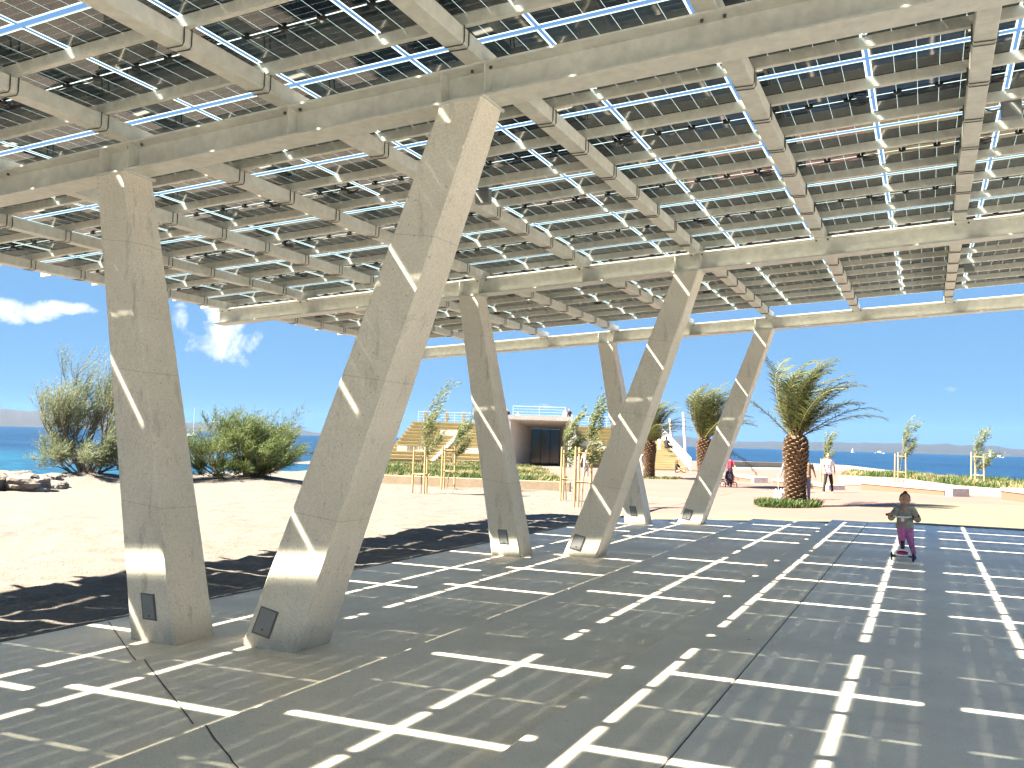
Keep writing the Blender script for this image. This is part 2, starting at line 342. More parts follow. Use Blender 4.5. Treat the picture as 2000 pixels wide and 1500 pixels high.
# ------------------------------------------------------------------ ground, paving, plaza, sea, hills
STEP = [-2.1, -3.98, -5.82, -7.62]          # left edges of the long paving slabs
zlev = [0, -.09, -.18, -.27]
YE = 23.9
def slab(x0, x1, z, m, name='pavement', y0=-8, y1=YE):
    b = MB()
    n = 60
    for i in range(n):
        pass
    b.box((x0, y0, z-.5), (x1, y1, z))
    return tag(b.build(name, m, bevel=.012), kind='structure')
XJ = G(1290, 1500, 0).x
slab(XJ+.006, 12, 0, M_pave_cool)
slab(STEP[0], XJ-.006, 0, M_pave)
for i in (1, 2, 3): slab(STEP[i], STEP[i-1]+.0, zlev[i], M_pave)
jb = MB()
jb.box((XJ-.006, -8, -.4), (XJ+.006, YE, -.012))
jb.mi = 0
def strip(a, b, w, z):
    a = Vector(a); b = Vector(b); d = (b-a).normalized(); s = Vector((-d.y, d.x, 0))*w/2
    jb.add([a-s, b-s, b+s, a+s], [(0,1,2,3)])
for (a, c, z) in (((212,1214),(264,1289),-.27), ((282,1288),(378,1414),-.18), ((400,1416),(465,1500),-.09)):
    A = G(*a, z+.004); B_ = G(*c, z+.004)
    wob = [A.lerp(B_, i/8)+Vector((random.uniform(-1,1)*.003, random.uniform(-1,1)*.003, 0)) for i in range(9)]
    for p, q in zip(wob, wob[1:]): strip(p, q, .010, z)
tag(jb.build('paving_joint', M_joint), kind='structure')

# terrain: gravel beach, one sheet
def gravel_h(x, y):
    v = Vector((x, y, 0))
    h = -.34 + .05*noise.noise(v*.45) + .035*noise.noise(v*1.3+Vector((5,3,0))) + .03*noise.noise(v*3.1)*1.0
    h += .018*noise.noise(v*7.3)
    e = max(0, min(1, (-7.64-x)/.5)); h = (-.285+.008*noise.noise(v*9))*(1-e)+h*e     # meets the slab edge
    for (mx, my, r, a) in MOUNDS:
        d2 = ((x-mx)**2+(y-my)**2)/(r*r)
        if d2 < 4: h += a*math.exp(-d2*1.5)
    return h
GT = G(165, 946, -.36); GB = G(465, 950, -.36)
MOUNDS = [(GT.x, GT.y, 2.6, .42), (GB.x, GB.y+.3, 3.2, .40), (GB.x+2.5, GB.y-1, 1.8, .16), (-11.8, 9.0, 1.1, .06)]
def axis(segs):
    out = []
    for a, b, d in segs:
        n = max(1, round(abs(b-a)/d)); out += [a+(b-a)*i/n for i in range(n)]
    out.append(segs[-1][1]); return out
xs = axis([(-120,-45,4), (-45,-20,.5), (-20,-7.63,.1)]); ys = axis([(-20,2,2), (2,14,.1), (14,26,.16), (26,50,.4), (50,110,3)])
shore = [(-400, 34.0), (-60, 34.0)]
bm_v = []; idx = {}
def shore_drop(x, y):                       # beach falls to the water beyond the shoreline
    P = SH
    for (x0, y0), (x1, y1) in zip(P, P[1:]):
        if x0 <= x <= x1:
            ys_ = y0+(y1-y0)*(x-x0)/(x1-x0)
            d = y-ys_
            return -max(0, d)*1.1 if d > 0 else 0
    return 0
s0 = G(0, 936, -.36); s1 = G(110, 932, -.36); s2 = G(250, 925, -.36); s3 = G(640, 893, -.36)
SH = [(-400, s0.y-40), (s0.x-12, s0.y-3), (s0.x, s0.y), (s1.x, s1.y+.5), (s2.x, s2.y+3), (s3.x, s3.y), (20, s3.y+10), (200, s3.y+10)]
for y in ys:
    for x in xs:
        bm_v.append((x, y, max(-4.5, gravel_h(x, y)+shore_drop(x, y))))
nx = len(xs)
fs = [(j*nx+i, j*nx+i+1, (j+1)*nx+i+1, (j+1)*nx+i) for j in range(len(ys)-1) for i in range(nx-1)]
gm_ = bpy.data.materials.new('white_gravel'); gm_.use_nodes = True
t = gm_.node_tree; L = t.links.new; p = t.nodes['Principled BSDF']; p.inputs['Roughness'].default_value = .9
tcn = N(t, 'ShaderNodeTexCoord')
vo = N(t, 'ShaderNodeTexVoronoi'); vo.inputs['Scale'].default_value = 38; L(tcn.outputs['Object'], vo.inputs['Vector'])
r = N(t, 'ShaderNodeValToRGB'); r.color_ramp.elements[0].color = (.082,.072,.062,1); r.color_ramp.elements[1].color = (.150,.133,.117,1); L(vo.outputs['Color'], r.inputs[0])
n1 = N(t, 'ShaderNodeTexNoise'); n1.inputs['Scale'].default_value = 2.2; n1.inputs['Detail'].default_value = 7; n1.inputs['Roughness'].default_value = .7; L(tcn.outputs['Object'], n1.inputs['Vector'])
r2 = N(t, 'ShaderNodeMapRange'); r2.inputs['From Min'].default_value = .3; r2.inputs['From Max'].default_value = .7; r2.inputs['To Min'].default_value = .74; r2.inputs['To Max'].default_value = 1.1; L(n1.outputs['Fac'], r2.inputs['Value'])
mu = N(t, 'ShaderNodeMix', data_type='RGBA', blend_type='MULTIPLY'); mu.inputs['Factor'].default_value = 1; L(r.outputs[0], mu.inputs['A']); L(r2.outputs[0], mu.inputs['B']); L(mu.outputs['Result'], p.inputs['Base Color'])
b = N(t, 'ShaderNodeBump'); b.inputs['Strength'].default_value = .6; b.inputs['Distance'].default_value = .02; L(vo.outputs['Distance'], b.inputs['Height'])
n4 = N(t, 'ShaderNodeTexNoise'); n4.inputs['Scale'].default_value = 9; n4.inputs['Detail'].default_value = 6; L(tcn.outputs['Object'], n4.inputs['Vector'])
b2 = N(t, 'ShaderNodeBump'); b2.inputs['Strength'].default_value = .5; b2.inputs['Distance'].default_value = .04; L(n4.outputs['Fac'], b2.inputs['Height']); L(b.outputs[0], b2.inputs['Normal']); L(b2.outputs[0], p.inputs['Normal'])
mb = MB(); mb.add(bm_v, fs); go = mb.build('gravel_beach', gm_, smooth=True); tag(go, kind='structure')

# plaza beyond the pergola: one sheet that follows the fall of the ground, coloured fields laid on it
def sheet(name, pts, m, dz, res=1.0):
    # clip a grid to the polygon by triangulated fill with interior samples along x
    bm = bmesh.new(); vs = [bm.verts.new((p[0], p[1], 0)) for p in pts]; f = bm.faces.new(vs)
    x0 = min(p[0] for p in pts); x1 = max(p[0] for p in pts)
    for xc in (-7.62, -.26):
        if x0 < xc < x1:
            bmesh.ops.bisect_plane(bm, geom=bm.verts[:]+bm.edges[:]+bm.faces[:], plane_co=(xc, 0, 0), plane_no=(1, 0, 0))
    for v in bm.verts: v.co.z = zg(v.co.x)+dz
    bmesh.ops.triangulate(bm, faces=bm.faces[:])
    me = bpy.data.meshes.new(name); bm.to_mesh(me); bm.free(); me.materials.append(m)
    o = bpy.data.objects.new(name, me); COL.objects.link(o); return tag(o, kind='structure')
def gp(*pts): return [(q.x, q.y) for q in (GG(*p) for p in pts)]
# pale stone ground under everything beyond, then yellow, pink, salmon fields
A1 = GG(1262, 1008)
base_poly = [(-7.62, YE), (12, YE), (60, YE), (60, 62)] + gp((2010,947),(1900,932),(1780,925),(1640,915),(1560,908),(1400,897)) + [(-20, 130), (-75, 130)] + gp((560,905),(700,910),(745,948),(1100,962),(1150,975),(1230,985),(1262,1008))
sheet('plaza', base_poly, M_plaza_p, .004)
sheet('plaza_yellow_field', [(-7.6, YE), (12, YE), (40, YE)] + gp((2300,1000),(2000,988),(1700,984),(1590,983),(1480,985),(1400,972),(1330,966),(1290,982),(1268,1004)), M_plaza_y, .010)
sheet('plaza_salmon_field', gp((1330,965),(1262,945),(1245,930),(1180,915),(1110,905),(1075,905),(1110,912),(1200,933),(1250,960),(1275,972),(1330,984)), M_plaza_s, .016)
b = MB(); b.add([(-7.6, YE-.02, zg(-7.6)-.02), (12, YE-.02, -.02), (60, YE-.02, -.02), (60, -8, -.02), (12, -8, -.02)], [(0,1,4)]) if False else None
b = MB(); b.box((12, -8, -.4), (60, YE, -.004)); tag(b.build('pavement', M_pave_cool), kind='structure')

sea = bpy.data.materials.new('sea_water'); sea.use_nodes = True; t = sea.node_tree; L = t.links.new; p = t.nodes['Principled BSDF']
p.inputs['Roughness'].default_value = .28; p.inputs['IOR'].default_value = 1.33; p.inputs['Specular IOR Level'].default_value = .25
tcn = N(t, 'ShaderNodeTexCoord'); mp = N(t, 'ShaderNodeMapping'); mp.inputs['Rotation'].default_value = (0, 0, rad(24)); mp.inputs['Scale'].default_value = (.35, 1.0, 1); L(tcn.outputs['Object'], mp.inputs['Vector'])
w1 = N(t, 'ShaderNodeTexNoise'); w1.inputs['Scale'].default_value = .6; w1.inputs['Detail'].default_value = 8; w1.inputs['Roughness'].default_value = .65; L(mp.outputs[0], w1.inputs['Vector'])
w2 = N(t, 'ShaderNodeTexNoise'); w2.inputs['Scale'].default_value = .03; w2.inputs['Detail'].default_value = 6; w2.inputs['Roughness'].default_value = .6; L(mp.outputs[0], w2.inputs['Vector'])
r = N(t, 'ShaderNodeValToRGB'); e = r.color_ramp.elements; e[0].position = .43; e[1].position = .57; e[0].color = (.0016,.012,.038,1); e[1].color = (.005,.034,.082,1)
av = N(t, 'ShaderNodeMath', operation='ADD'); L(w1.outputs['Fac'], av.inputs[0]); L(w2.outputs['Fac'], av.inputs[1])
hv = N(t, 'ShaderNodeMath', operation='MULTIPLY'); L(av.outputs[0], hv.inputs[0]); hv.inputs[1].default_value = .5; L(hv.outputs[0], r.inputs[0])
# shallows near the left shore are greener
sd = N(t, 'ShaderNodeVectorMath', operation='DISTANCE'); L(tcn.outputs['Object'], sd.inputs[0]); sd.inputs[1].default_value = (s0.x-6, s0.y+4, -2.2)
sr = N(t, 'ShaderNodeMapRange'); sr.inputs['From Min'].default_value = 10; sr.inputs['From Max'].default_value = 150; sr.inputs['To Min'].default_value = 1; sr.inputs['To Max'].default_value = 0; L(sd.outputs['Value'], sr.inputs['Value'])
sm = N(t, 'ShaderNodeMix', data_type='RGBA'); L(sr.outputs[0], sm.inputs['Factor']); L(r.outputs[0], sm.inputs['A'])
sg = N(t, 'ShaderNodeValToRGB'); sg.color_ramp.elements[0].position = .43; sg.color_ramp.elements[1].position = .57; sg.color_ramp.elements[0].color = (.004,.042,.085,1); sg.color_ramp.elements[1].color = (.012,.10,.15,1); L(hv.outputs[0], sg.inputs[0]); L(sg.outputs[0], sm.inputs['B'])
L(sm.outputs['Result'], p.inputs['Base Color'])
bb = N(t, 'ShaderNodeBump'); bb.inputs['Strength'].default_value = 1; bb.inputs['Distance'].default_value = .5; L(w1.outputs['Fac'], bb.inputs['Height']); L(bb.outputs[0], p.inputs['Normal'])
mb = MB(); mb.add([(-16000,-500,-2.2),(16000,-500,-2.2),(16000,15000,-2.2),(-16000,15000,-2.2)], [(0,1,2,3)])
tag(mb.build('sea', sea), kind='structure')

# island hills across the channel
M_hill = mat('island_hills', (.004,.008,.009), .95, col2=(.010,.013,.013), vscale=.004, detail=8)
def hills(name, prof, D, depth):
    mb = MB(); n = len(prof); rows = 7
    pts = []
    def top(px):
        for (x0, y0), (x1, y1) in zip(prof, prof[1:]):
            if x0 <= px <= x1:
                k = (px-x0)/(x1-x0); k = k*k*(3-2*k); return y0+(y1-y0)*k
        return prof[-1][1]
    x0, x1 = prof[0][0], prof[-1][0]; cnt = int((x1-x0)/4)
    for i in range(cnt+1):
        px = x0+(x1-x0)*i/cnt
        hy = 831+.03*px
        a = atD(px, hy, D); hgt = max(0, (hy-top(px)))/1807*D*1.0
        hgt *= 1+.04*noise.noise(Vector((px*.05, 0, 0)))
        dirv = Vector((a.x, a.y, 0)).normalized()
        for j in range(rows):
            k = j/(rows-1); s = sin(pi/2*min(1, k*1.25)) if k < .8 else 1-(k-.8)*2
            q = Vector((a.x, a.y, 0))+dirv*depth*(k-.8)
            z = -2.5+(hgt+2.5+CH)*s*(1+.10*noise.noise(Vector((px*.03, k*3, D*.001)))*(1 if k < .7 else .0)) if j else -4
            pts.append((q.x, q.y, z))
    mb.v = pts
    for i in range(cnt):
        for j in range(rows-1):
            q = i*rows+j; mb.f.append((q, q+rows, q+rows+1, q+1)); mb.m.append(0)
    o = mb.build(name, M_hill, smooth=True); tag(o, kind='structure')
hills('hills', [(-200,798),(0,803),(60,806),(130,808),(250,818),(364,826),(410,827),(525,832),(575,838),(623,845),(650,851)], 9000, 2500)
hills('hills', [(1000,858),(1150,846),(1250,842),(1322,850),(1360,855),(1424,863),(1528,863),(1623,864.5),(1747,867),(1788,869),(1849,869),(1872,872),(1901,871.5),(1940,873),(1985,878.6),(2060,882),(2200,890)], 10500, 2500)

# ------------------------------------------------------------------ the solar pergola
S = .064
ZB = 4.70                                   # underside of the main beams at x = 0 (they rise with x)
BY = [(6.62, 6.91), (14.49, 14.79), (22.15, 22.45), (-1.24, -.95)]
ordn = ['nearest steel cross beam, on the two big leaning columns in front', 'middle steel cross beam, its free end standing out against the sky',
        'farthest steel cross beam, along the far edge of the pergola roof', 'steel cross beam of the pergola roof overhead, outside the picture']
for k, (y0, y1) in enumerate(BY):
    yc = (y0+y1)/2; xa, xb = -13.15, 8.0
    t_ = thing('steel_beam', ordn[k], 'steel beam', (0,0,0), group='main beams of the solar pergola')
    mb = MB(); D_ = .29; tf = .018
    prof = [(y0,0),(y1,0),(y1,tf),(yc+.006,tf+.012),(yc+.006,D_-tf-.012),(y1,D_-tf),(y1,D_),(y0,D_),(y0,D_-tf),(yc-.006,D_-tf-.012),(yc-.006,tf+.012),(y0,tf)]
    vs = [(x, y, ZB+z+S*x) for x in (xa, xb) for y, z in prof]; n = len(prof)
    mb.add(vs, [(i, (i+1)%n, n+(i+1)%n, n+i) for i in range(n)] + [(1,0,11,2),(2,11,10,3),(3,10,9,4),(4,9,8,5),(5,8,7,6),(n+0,n+1,n+2,n+11),(n+11,n+2,n+3,n+10),(n+10,n+3,n+4,n+9),(n+9,n+4,n+5,n+8),(n+8,n+5,n+6,n+7)])
    mb.build('i_section', M_steel, t_)
    if k < 3:
        for x in (-7.60, -7.21, -5.28, -3.71, -3.31):
            for s_ in (-1, 1):
                mb = MB(); ya, yb = (y0+.006, yc-.007) if s_ < 0 else (yc+.007, y1-.006)
                mb.box((x-.006, ya, ZB+tf+.001), (x+.006, yb, ZB+D_-tf-.001), S); mb.build('stiffener', M_steel, t_)
        for xr in [.42-1.913*i for i in range(-1, 8)]:
            for sx_ in (-.05, .12):
                mb = MB(); z = ZB+D_-tf+S*(xr+sx_)
                mb.tube([(xr+sx_, y0+.075, z-.028), (xr+sx_, y0+.075, z-.001)], .014, 6); mb.build('bolt', M_wire, t_)

# rafters running away from the camera, with wire hoops that hold the purlins
GA = [6.75+1.91*k for k in range(-7, 9)]; PUR = sorted([g+s_*.47 for g in GA for s_ in (-1, 1)])[1:-1]
xr_all = [.42-1.913*i for i in range(-3, 8)]
hm = MB()
def hoop(mb, dy, w=.094, h=.148):
    z0 = 0
    P = [(-w, dy, h), (-w, dy, .02), (-w+.02, dy, -.008), (w-.02, dy, -.008), (w, dy, .02), (w, dy, h)]
    mb.tube(P, .0055, 5)
hoop(hm, -.04); hoop(hm, .04)
hoop0 = None
RL = ['box rafter outside the picture, third to the right of it', 'box rafter outside the picture, second to the right of it', 'box rafter just outside the right edge of the picture',
      'box rafter running straight away near the right edge of the picture, beside the cable box', 'box rafter second from the right in view, slanting away over the paving',
      'box rafter passing over the heads of the right-leaning columns', 'box rafter midway between the heads of each column pair',
      'box rafter over the heads of the left-leaning columns', 'box rafter just left of the heads of the left-leaning columns',
      'second rafter in from the left end of the pergola roof', 'edge rafter along the left end of the pergola roof, against the sky']
for i, xr in enumerate(xr_all):
    label = RL[i]
    t_ = thing('steel_rafter', label, 'rafter', (xr, 0, ZB+.29+S*xr), group='rafters of the solar pergola')
    mb = MB(); mb.box((-.086, -6.9, .001), (.086, 22.44, .14)); mb.build('box_section', M_steel, t_, bevel=.006)
    for y in PUR:
        if y < 2: continue
        if hoop0 is None: o = hoop0 = hm.build('wire_hoop', M_wire, t_)
        else: o = hoop0.copy(); COL.objects.link(o); o.parent = t_
        o.location = (0, y+random.uniform(-.02, .02), 0)
tilt = -math.atan(S)
for i, y in enumerate(PUR):
    mb = MB(); h_ = .095
    zb_ = ZB+.29+.141
    mb.add([], [])
    x0_, x1_ = -13.62-random.uniform(0, .25), 7.95
    # C section opening away from the camera
    prof = [(0,0),(.055,0),(.055,.016),(.0515,.016),(.0515,.0035),(.0035,.0035),(.0035,h_-.0035),(.0515,h_-.0035),(.0515,h_-.016),(.055,h_-.016),(.055,h_),(0,h_)]
    vs = [(x, y-.027+a, zb_+b_+S*x) for x in (x0_, x1_) for a, b_ in prof]; n = len(prof)
    mb.add(vs, [(j, (j+1)%n, n+(j+1)%n, n+j) for j in range(n)])
    o = mb.build('steel_purlin', M_galv)
    OR = ['first', 'second', 'third', 'fourth', 'fifth', 'sixth', 'seventh', 'eighth', 'ninth', 'tenth', 'eleventh', 'twelfth', 'thirteenth', 'fourteenth', 'fifteenth', 'sixteenth', 'seventeenth', 'eighteenth']
    b1 = [k for k in PUR if k > 6.75]; b0 = [k for k in reversed(PUR) if k < 6.75]; b2 = [k for k in PUR if k > 14.45]
    if y > 14.45: lab = f'thin galvanised purlin, {OR[b2.index(y)]} beyond the middle steel beam'
    elif y > 6.75: lab = f'thin galvanised purlin, {OR[b1.index(y)]} beyond the nearest steel beam'
    else: lab = f'thin galvanised purlin, {OR[b0.index(y)]} on the near side of the nearest steel beam'
    tag(o, lab, 'purlin', 'purlins of the solar pergola')

# solar panels
PW, PL = 1.176, 1.846
ZP = ZB+.29+.141+.096
def panel_proto():
    mb = MB(); x, y = PW/2, PL/2; th = .007
    mb.mi = 0; mb.add([(-x,-y,0),(-x,y,0),(x,y,0),(x,-y,0)], [(0,1,2,3)])
    mb.mi = 1; mb.add([(-x,-y,th),(x,-y,th),(x,y,th),(-x,y,th)], [(0,1,2,3)])
    mb.mi = 2; mb.add([(-x,-y,0),(x,-y,0),(x,y,0),(-x,y,0),(-x,-y,th),(x,-y,th),(x,y,th),(-x,y,th)], [(0,1,5,4),(1,2,6,5),(2,3,7,6),(3,0,4,7)])
    o = mb.build('solar_panel', [M_panel, M_top, M_gedge])
    tag(o, 'dark glass solar panel in the pergola roof, cells split by fine seams', 'solar panel', 'solar panels of the pergola roof')
    return o
pp_ = panel_proto()
def jbox():
    mb = MB(); mb.box((-.038,-.022,-.018),(.038,.022,-.0015)); mb.box((-.022,-.014,-.026),(.022,.014,-.018)); return mb.build('junction_box', M_black, pp_, bevel=.003)
jb0 = jbox()
def cable(coil):
    mb = MB(); pts = []
    for i in range(13):
        x = -.37+.74*i/12; pts.append((x, .012+.01*sin(i*1.3), -.014-.02*abs(sin(i*pi/6))))
    mb.tube(pts, .0035, 5)
    if coil:
        P = []
        for i in range(40):
            a = tau*i/13; P.append((.47+.075*cos(a)+.01*sin(i), .03+.045*sin(a), -.03-.035*(i/40)-.02*sin(a*.7)))
        mb.tube(P, .006, 5); mb.tube([(.37,.01,-.012),(.42,.03,-.03),(.5,.05,-.05),(.6,.02,-.02)], .005, 5)
        mb.box((.36,.0,-.03),(.43,.03,-.012))
    return mb
cab_plain = cable(False).build('cable', M_black, pp_); cab_coil = cable(True).build('cable', M_black, pp_)
mb = MB(); mb.box((-.022,-.03,-.004),(.022,.03,.010)); mb.box((-.008,-.02,-.012),(.008,.02,-.004)); clamp0 = mb.build('clamp', M_clamp, pp_, bevel=.002)
first = True; PAN = []
def panel_at(x, y, r, c):
    global first
    o = pp_ if first else pp_.copy()
    if not first: COL.objects.link(o)
    PAN.append(o)
    o.location = (x, y, ZP+S*x+.004); o.rotation_euler = (0, tilt, 0)
    kids = [(jb0, (-.37,0,0)), (jb0, (0,0,0)), (jb0, (.37,0,0)), (cab_coil if (c+r) % 2 == 0 or random.random() < .25 else cab_plain, (0,0,0)), (clamp0, (PW/2+.022,-.47,0)), (clamp0, (PW/2+.022,.47,0))]
    used = set()
    for src, loc in kids:
        if first and src not in used: k = src; used.add(src)
        else: k = src.copy(); COL.objects.link(k)
        k.parent = o; k.location = loc
        if src is cab_coil: k.scale = (1, random.choice((-1, 1)), 1)
    first = False
for r_ in range(15):
    for c_ in range(18):
        panel_at(.70+1.2*(c_-12)+.6+.0, 7.705+1.91*(r_-7), r_, c_)
        row = f'{OR[r_-11]} row beyond the middle beam' if r_ > 10 else f'{OR[r_-7]} row beyond the nearest beam' if r_ > 6 else f'{OR[6-r_]} row this side of the nearest beam'
        PAN[-1]['label'] = f"solar panel, {row}, {OR[c_]} column from the left edge"
for s_ in (cab_plain,):
    if s_.parent is pp_ and len([k for k in pp_.children if k.name.startswith('cable')]) > 1: bpy.data.objects.remove(s_)

# leaning concrete columns, in pairs
def column(side, k, label):
    y0, y1 = BY[k]; yf = y0-.03; z0 = -.27 if side == 'L' else -.18
    if side == 'L': bx = (-6.76, -6.20); tx = (-7.60, -7.215)
    else: bx = (-5.52, -4.935); tx = (-3.705, -3.30)
    t_ = thing('concrete_column', label, 'column', ((bx[0]+bx[1])/2, (y0+y1)/2, z0), group='leaning concrete columns')
    ox, oy, oz = t_.location
    mb = MB(); nseg = 14; ring = []
    for i in range(nseg+1):
        u = i/nseg
        xa = bx[0]+(tx[0]-bx[0])*u; xb = bx[1]+(tx[1]-bx[1])*u
        ya = yf-.03*(1-u); yb = yf+.50-.12*u
        c = .022
        for (X_, Y_, sgnx, sgny) in ((xa, ya, 1, 1), (xb, ya, -1, 1), (xb, yb, -1, -1), (xa, yb, 1, -1)):
            zt = ZB-.022+S*X_; z = z0-.1+(zt-z0+.1)*u
            j1 = .004*noise.noise(Vector((X_*3, z*6, k+.5))); j2 = .004*noise.noise(Vector((z*7, Y_, k)))
            P1 = (X_+sgnx*c+j1, Y_+j2, z); P2 = (X_+j1, Y_+sgny*c+j2, z)
            ring.append([P2, P1] if (sgnx, sgny) in ((1, 1), (-1, -1)) else [P1, P2])
    vs = [(q[0]-ox, q[1]-oy, q[2]-oz) for rr in ring for q in rr]
    mb.add(vs, [(8*i+j, 8*i+(j+1)%8, 8*i+8+(j+1)%8, 8*i+8+j) for i in range(nseg) for j in range(8)] + [tuple(range(7,-1,-1)), tuple(8*nseg+j for j in range(8))])
    sh = mb.build('shaft', M_col, t_)
    mb = MB(); mb.box((tx[0]-.012-ox, yf-.012, ZB-.021), (tx[1]+.012-ox, yf+.40, ZB-.001), 0)
    mb.v = [(x, y-oy, z-oz+S*(x+ox)) for x, y, z in mb.v]
    mb.build('cap_plate', M_steel, t_)
    # access hatch near the foot, lying in the front face
    ux = lambda u, f: bx[0]+(tx[0]-bx[0])*u+((bx[1]+(tx[1]-bx[1])*u)-(bx[0]+(tx[0]-bx[0])*u))*f
    Hh = ZB+S*(-5)-z0
    u0, u1 = .045, .092
    if side == 'R': u0, u1 = .030, .078
    def P(u, f, off): return (ux(u, f)-ox, yf-.03*(1-u)-off-oy, u*Hh)
    mb = MB()
    f0, f1 = (.33, .60) if side == 'L' else (.20, .52)
    def quadbox(mb, f0, f1, u0, u1, o0, o1):
        if side == 'R': lean = lambda u, f: u - (f-f0)*.022
        else: lean = lambda u, f: u
        vs = [P(lean(u, f), f, o) for o in (o0, o1) for u, f in ((u0, f0), (u0, f1), (u1, f1), (u1, f0))]
        mb.add(vs, [(0,3,2,1),(4,5,6,7),(0,1,5,4),(1,2,6,5),(2,3,7,6),(3,0,4,7)])
    fr = MB(); quadbox(fr, f0-.02, f1+.02, u0-.002, u1+.002, -.01, .005); fro = fr.build('access_hatch', M_hframe, t_)
    quadbox(mb, f0+.012, f1-.012, u0+.001, u1-.001, -.004, .009); mb.build('hatch_door', M_hatch, fro)
    lk = MB(); c_ = Vector(P(u0+.006, (f0+f1)/2, .010)); lk.tube([c_, c_+Vector((0,-.006,0))], .008, 8); lk.build('latch', M_wire, fro)
    return t_
CL = [('L', 0, 'big concrete column in front leaning left, its foot at the left of the near pair'), ('R', 0, 'big concrete column in front leaning right, the longest diagonal in the picture'),
      ('L', 1, 'concrete column of the middle pair leaning left, sunlit patch at its head'), ('R', 1, 'concrete column of the middle pair leaning right, sunlit patch at its head'),
      ('L', 2, 'far concrete column leaning left, half hidden behind the middle right-leaning one'), ('R', 2, 'far concrete column leaning right, in front of the left palm trees')]
for a in CL: column(*a)

# small grey boxes hung under the roof
for (px, py, zz, lab) in ((1975, 210, ZP-.12, 'grey cable box hanging under the roof at the right edge of the picture'), (945, 382, ZP-.12, 'small grey cable box under the roof beside the big right-leaning column'), (1893, 520, ZP-.12, 'tiny grey cable box under the far roof, near the farthest beam')):
    r_ = ray(px, py); t1 = (zz-CH)/(r_.z-S*r_.x); q = Vector((0,0,CH))+r_*t1
    t_ = thing('cable_box', lab, 'cable box', q, group='cable boxes under the pergola roof')
    mb = MB(); mb.box((-.09,-.05,-.11),(.09,.05,.06)); mb.build('case', M_hatch, t_, bevel=.006)
    mb = MB(); mb.box((-.10,-.06,.0605),(.10,.06,.066)); mb.build('bracket', M_clamp, t_)
    mb = MB(); mb.tube([(-.09,0,0),(-.16,0,-.02),(-.24,.02,.02),(-.32,.03,.06)], .008, 6); mb.build('cable', M_wire, t_)

# ------------------------------------------------------------------ vegetation
WIND = Vector((cos(YAW)*1.0, sin(YAW)*1.0, 0))       # blows to the right of the picture
def frond(mb, mr_, base, az, el, L_, wind, wid=.34, n=15, seed=0):
    rnd = random.Random(seed); d = Vector((cos(az)*cos(el), sin(az)*cos(el), sin(el)))
    p = Vector(base); pts = [p.copy()]; seg = L_/n; dirs = [d.copy()]
    for i in range(n):
        k = i/n
        d = (d + WIND*wind*(.03+.15*k*k) + Vector((0,0,-1))*(.012+.24*k*k*k)).normalized()
        p = p + d*seg; pts.append(p.copy()); dirs.append(d.copy())
    mr_.tube(pts, [.022*(1-.85*i/n)+.003 for i in range(n+1)], 4)
    m_ = 48
    for i in range(4, m_):
        k = i/m_; f = k*n; j = min(n-1, int(f)); q = pts[j].lerp(pts[j+1], f-j); dd = dirs[j]
        side = dd.cross(Vector((0,0,1)));
        if side.length < .1: side = Vector((1,0,0))
        side.normalize(); up = side.cross(dd).normalized()
        ln = wid*(.35+1.0*sin(pi*min(1, k*.92+.08))**.7)*rnd.uniform(.85, 1.1)
        for s_ in (-1, 1):
            v = (side*s_*.85 + dd*.60 + up*.30*rnd.uniform(-.4,1.4) + WIND*wind*.28*rnd.uniform(.2,1.6) + Vector((0,0,-.12))).normalized()
            w_ = (dd*.9-v*dd.dot(v)).normalized()*.015 if abs(dd.dot(v)) < .99 else side*.015
            tip = q+v*ln+Vector((0,0,-.04*ln/.3))
            mid = q+v*ln*.5
            mb.add([q-w_*.5, mid-w_, tip, mid+w_, q+w_*.5], [(0,1,2,3,4)])
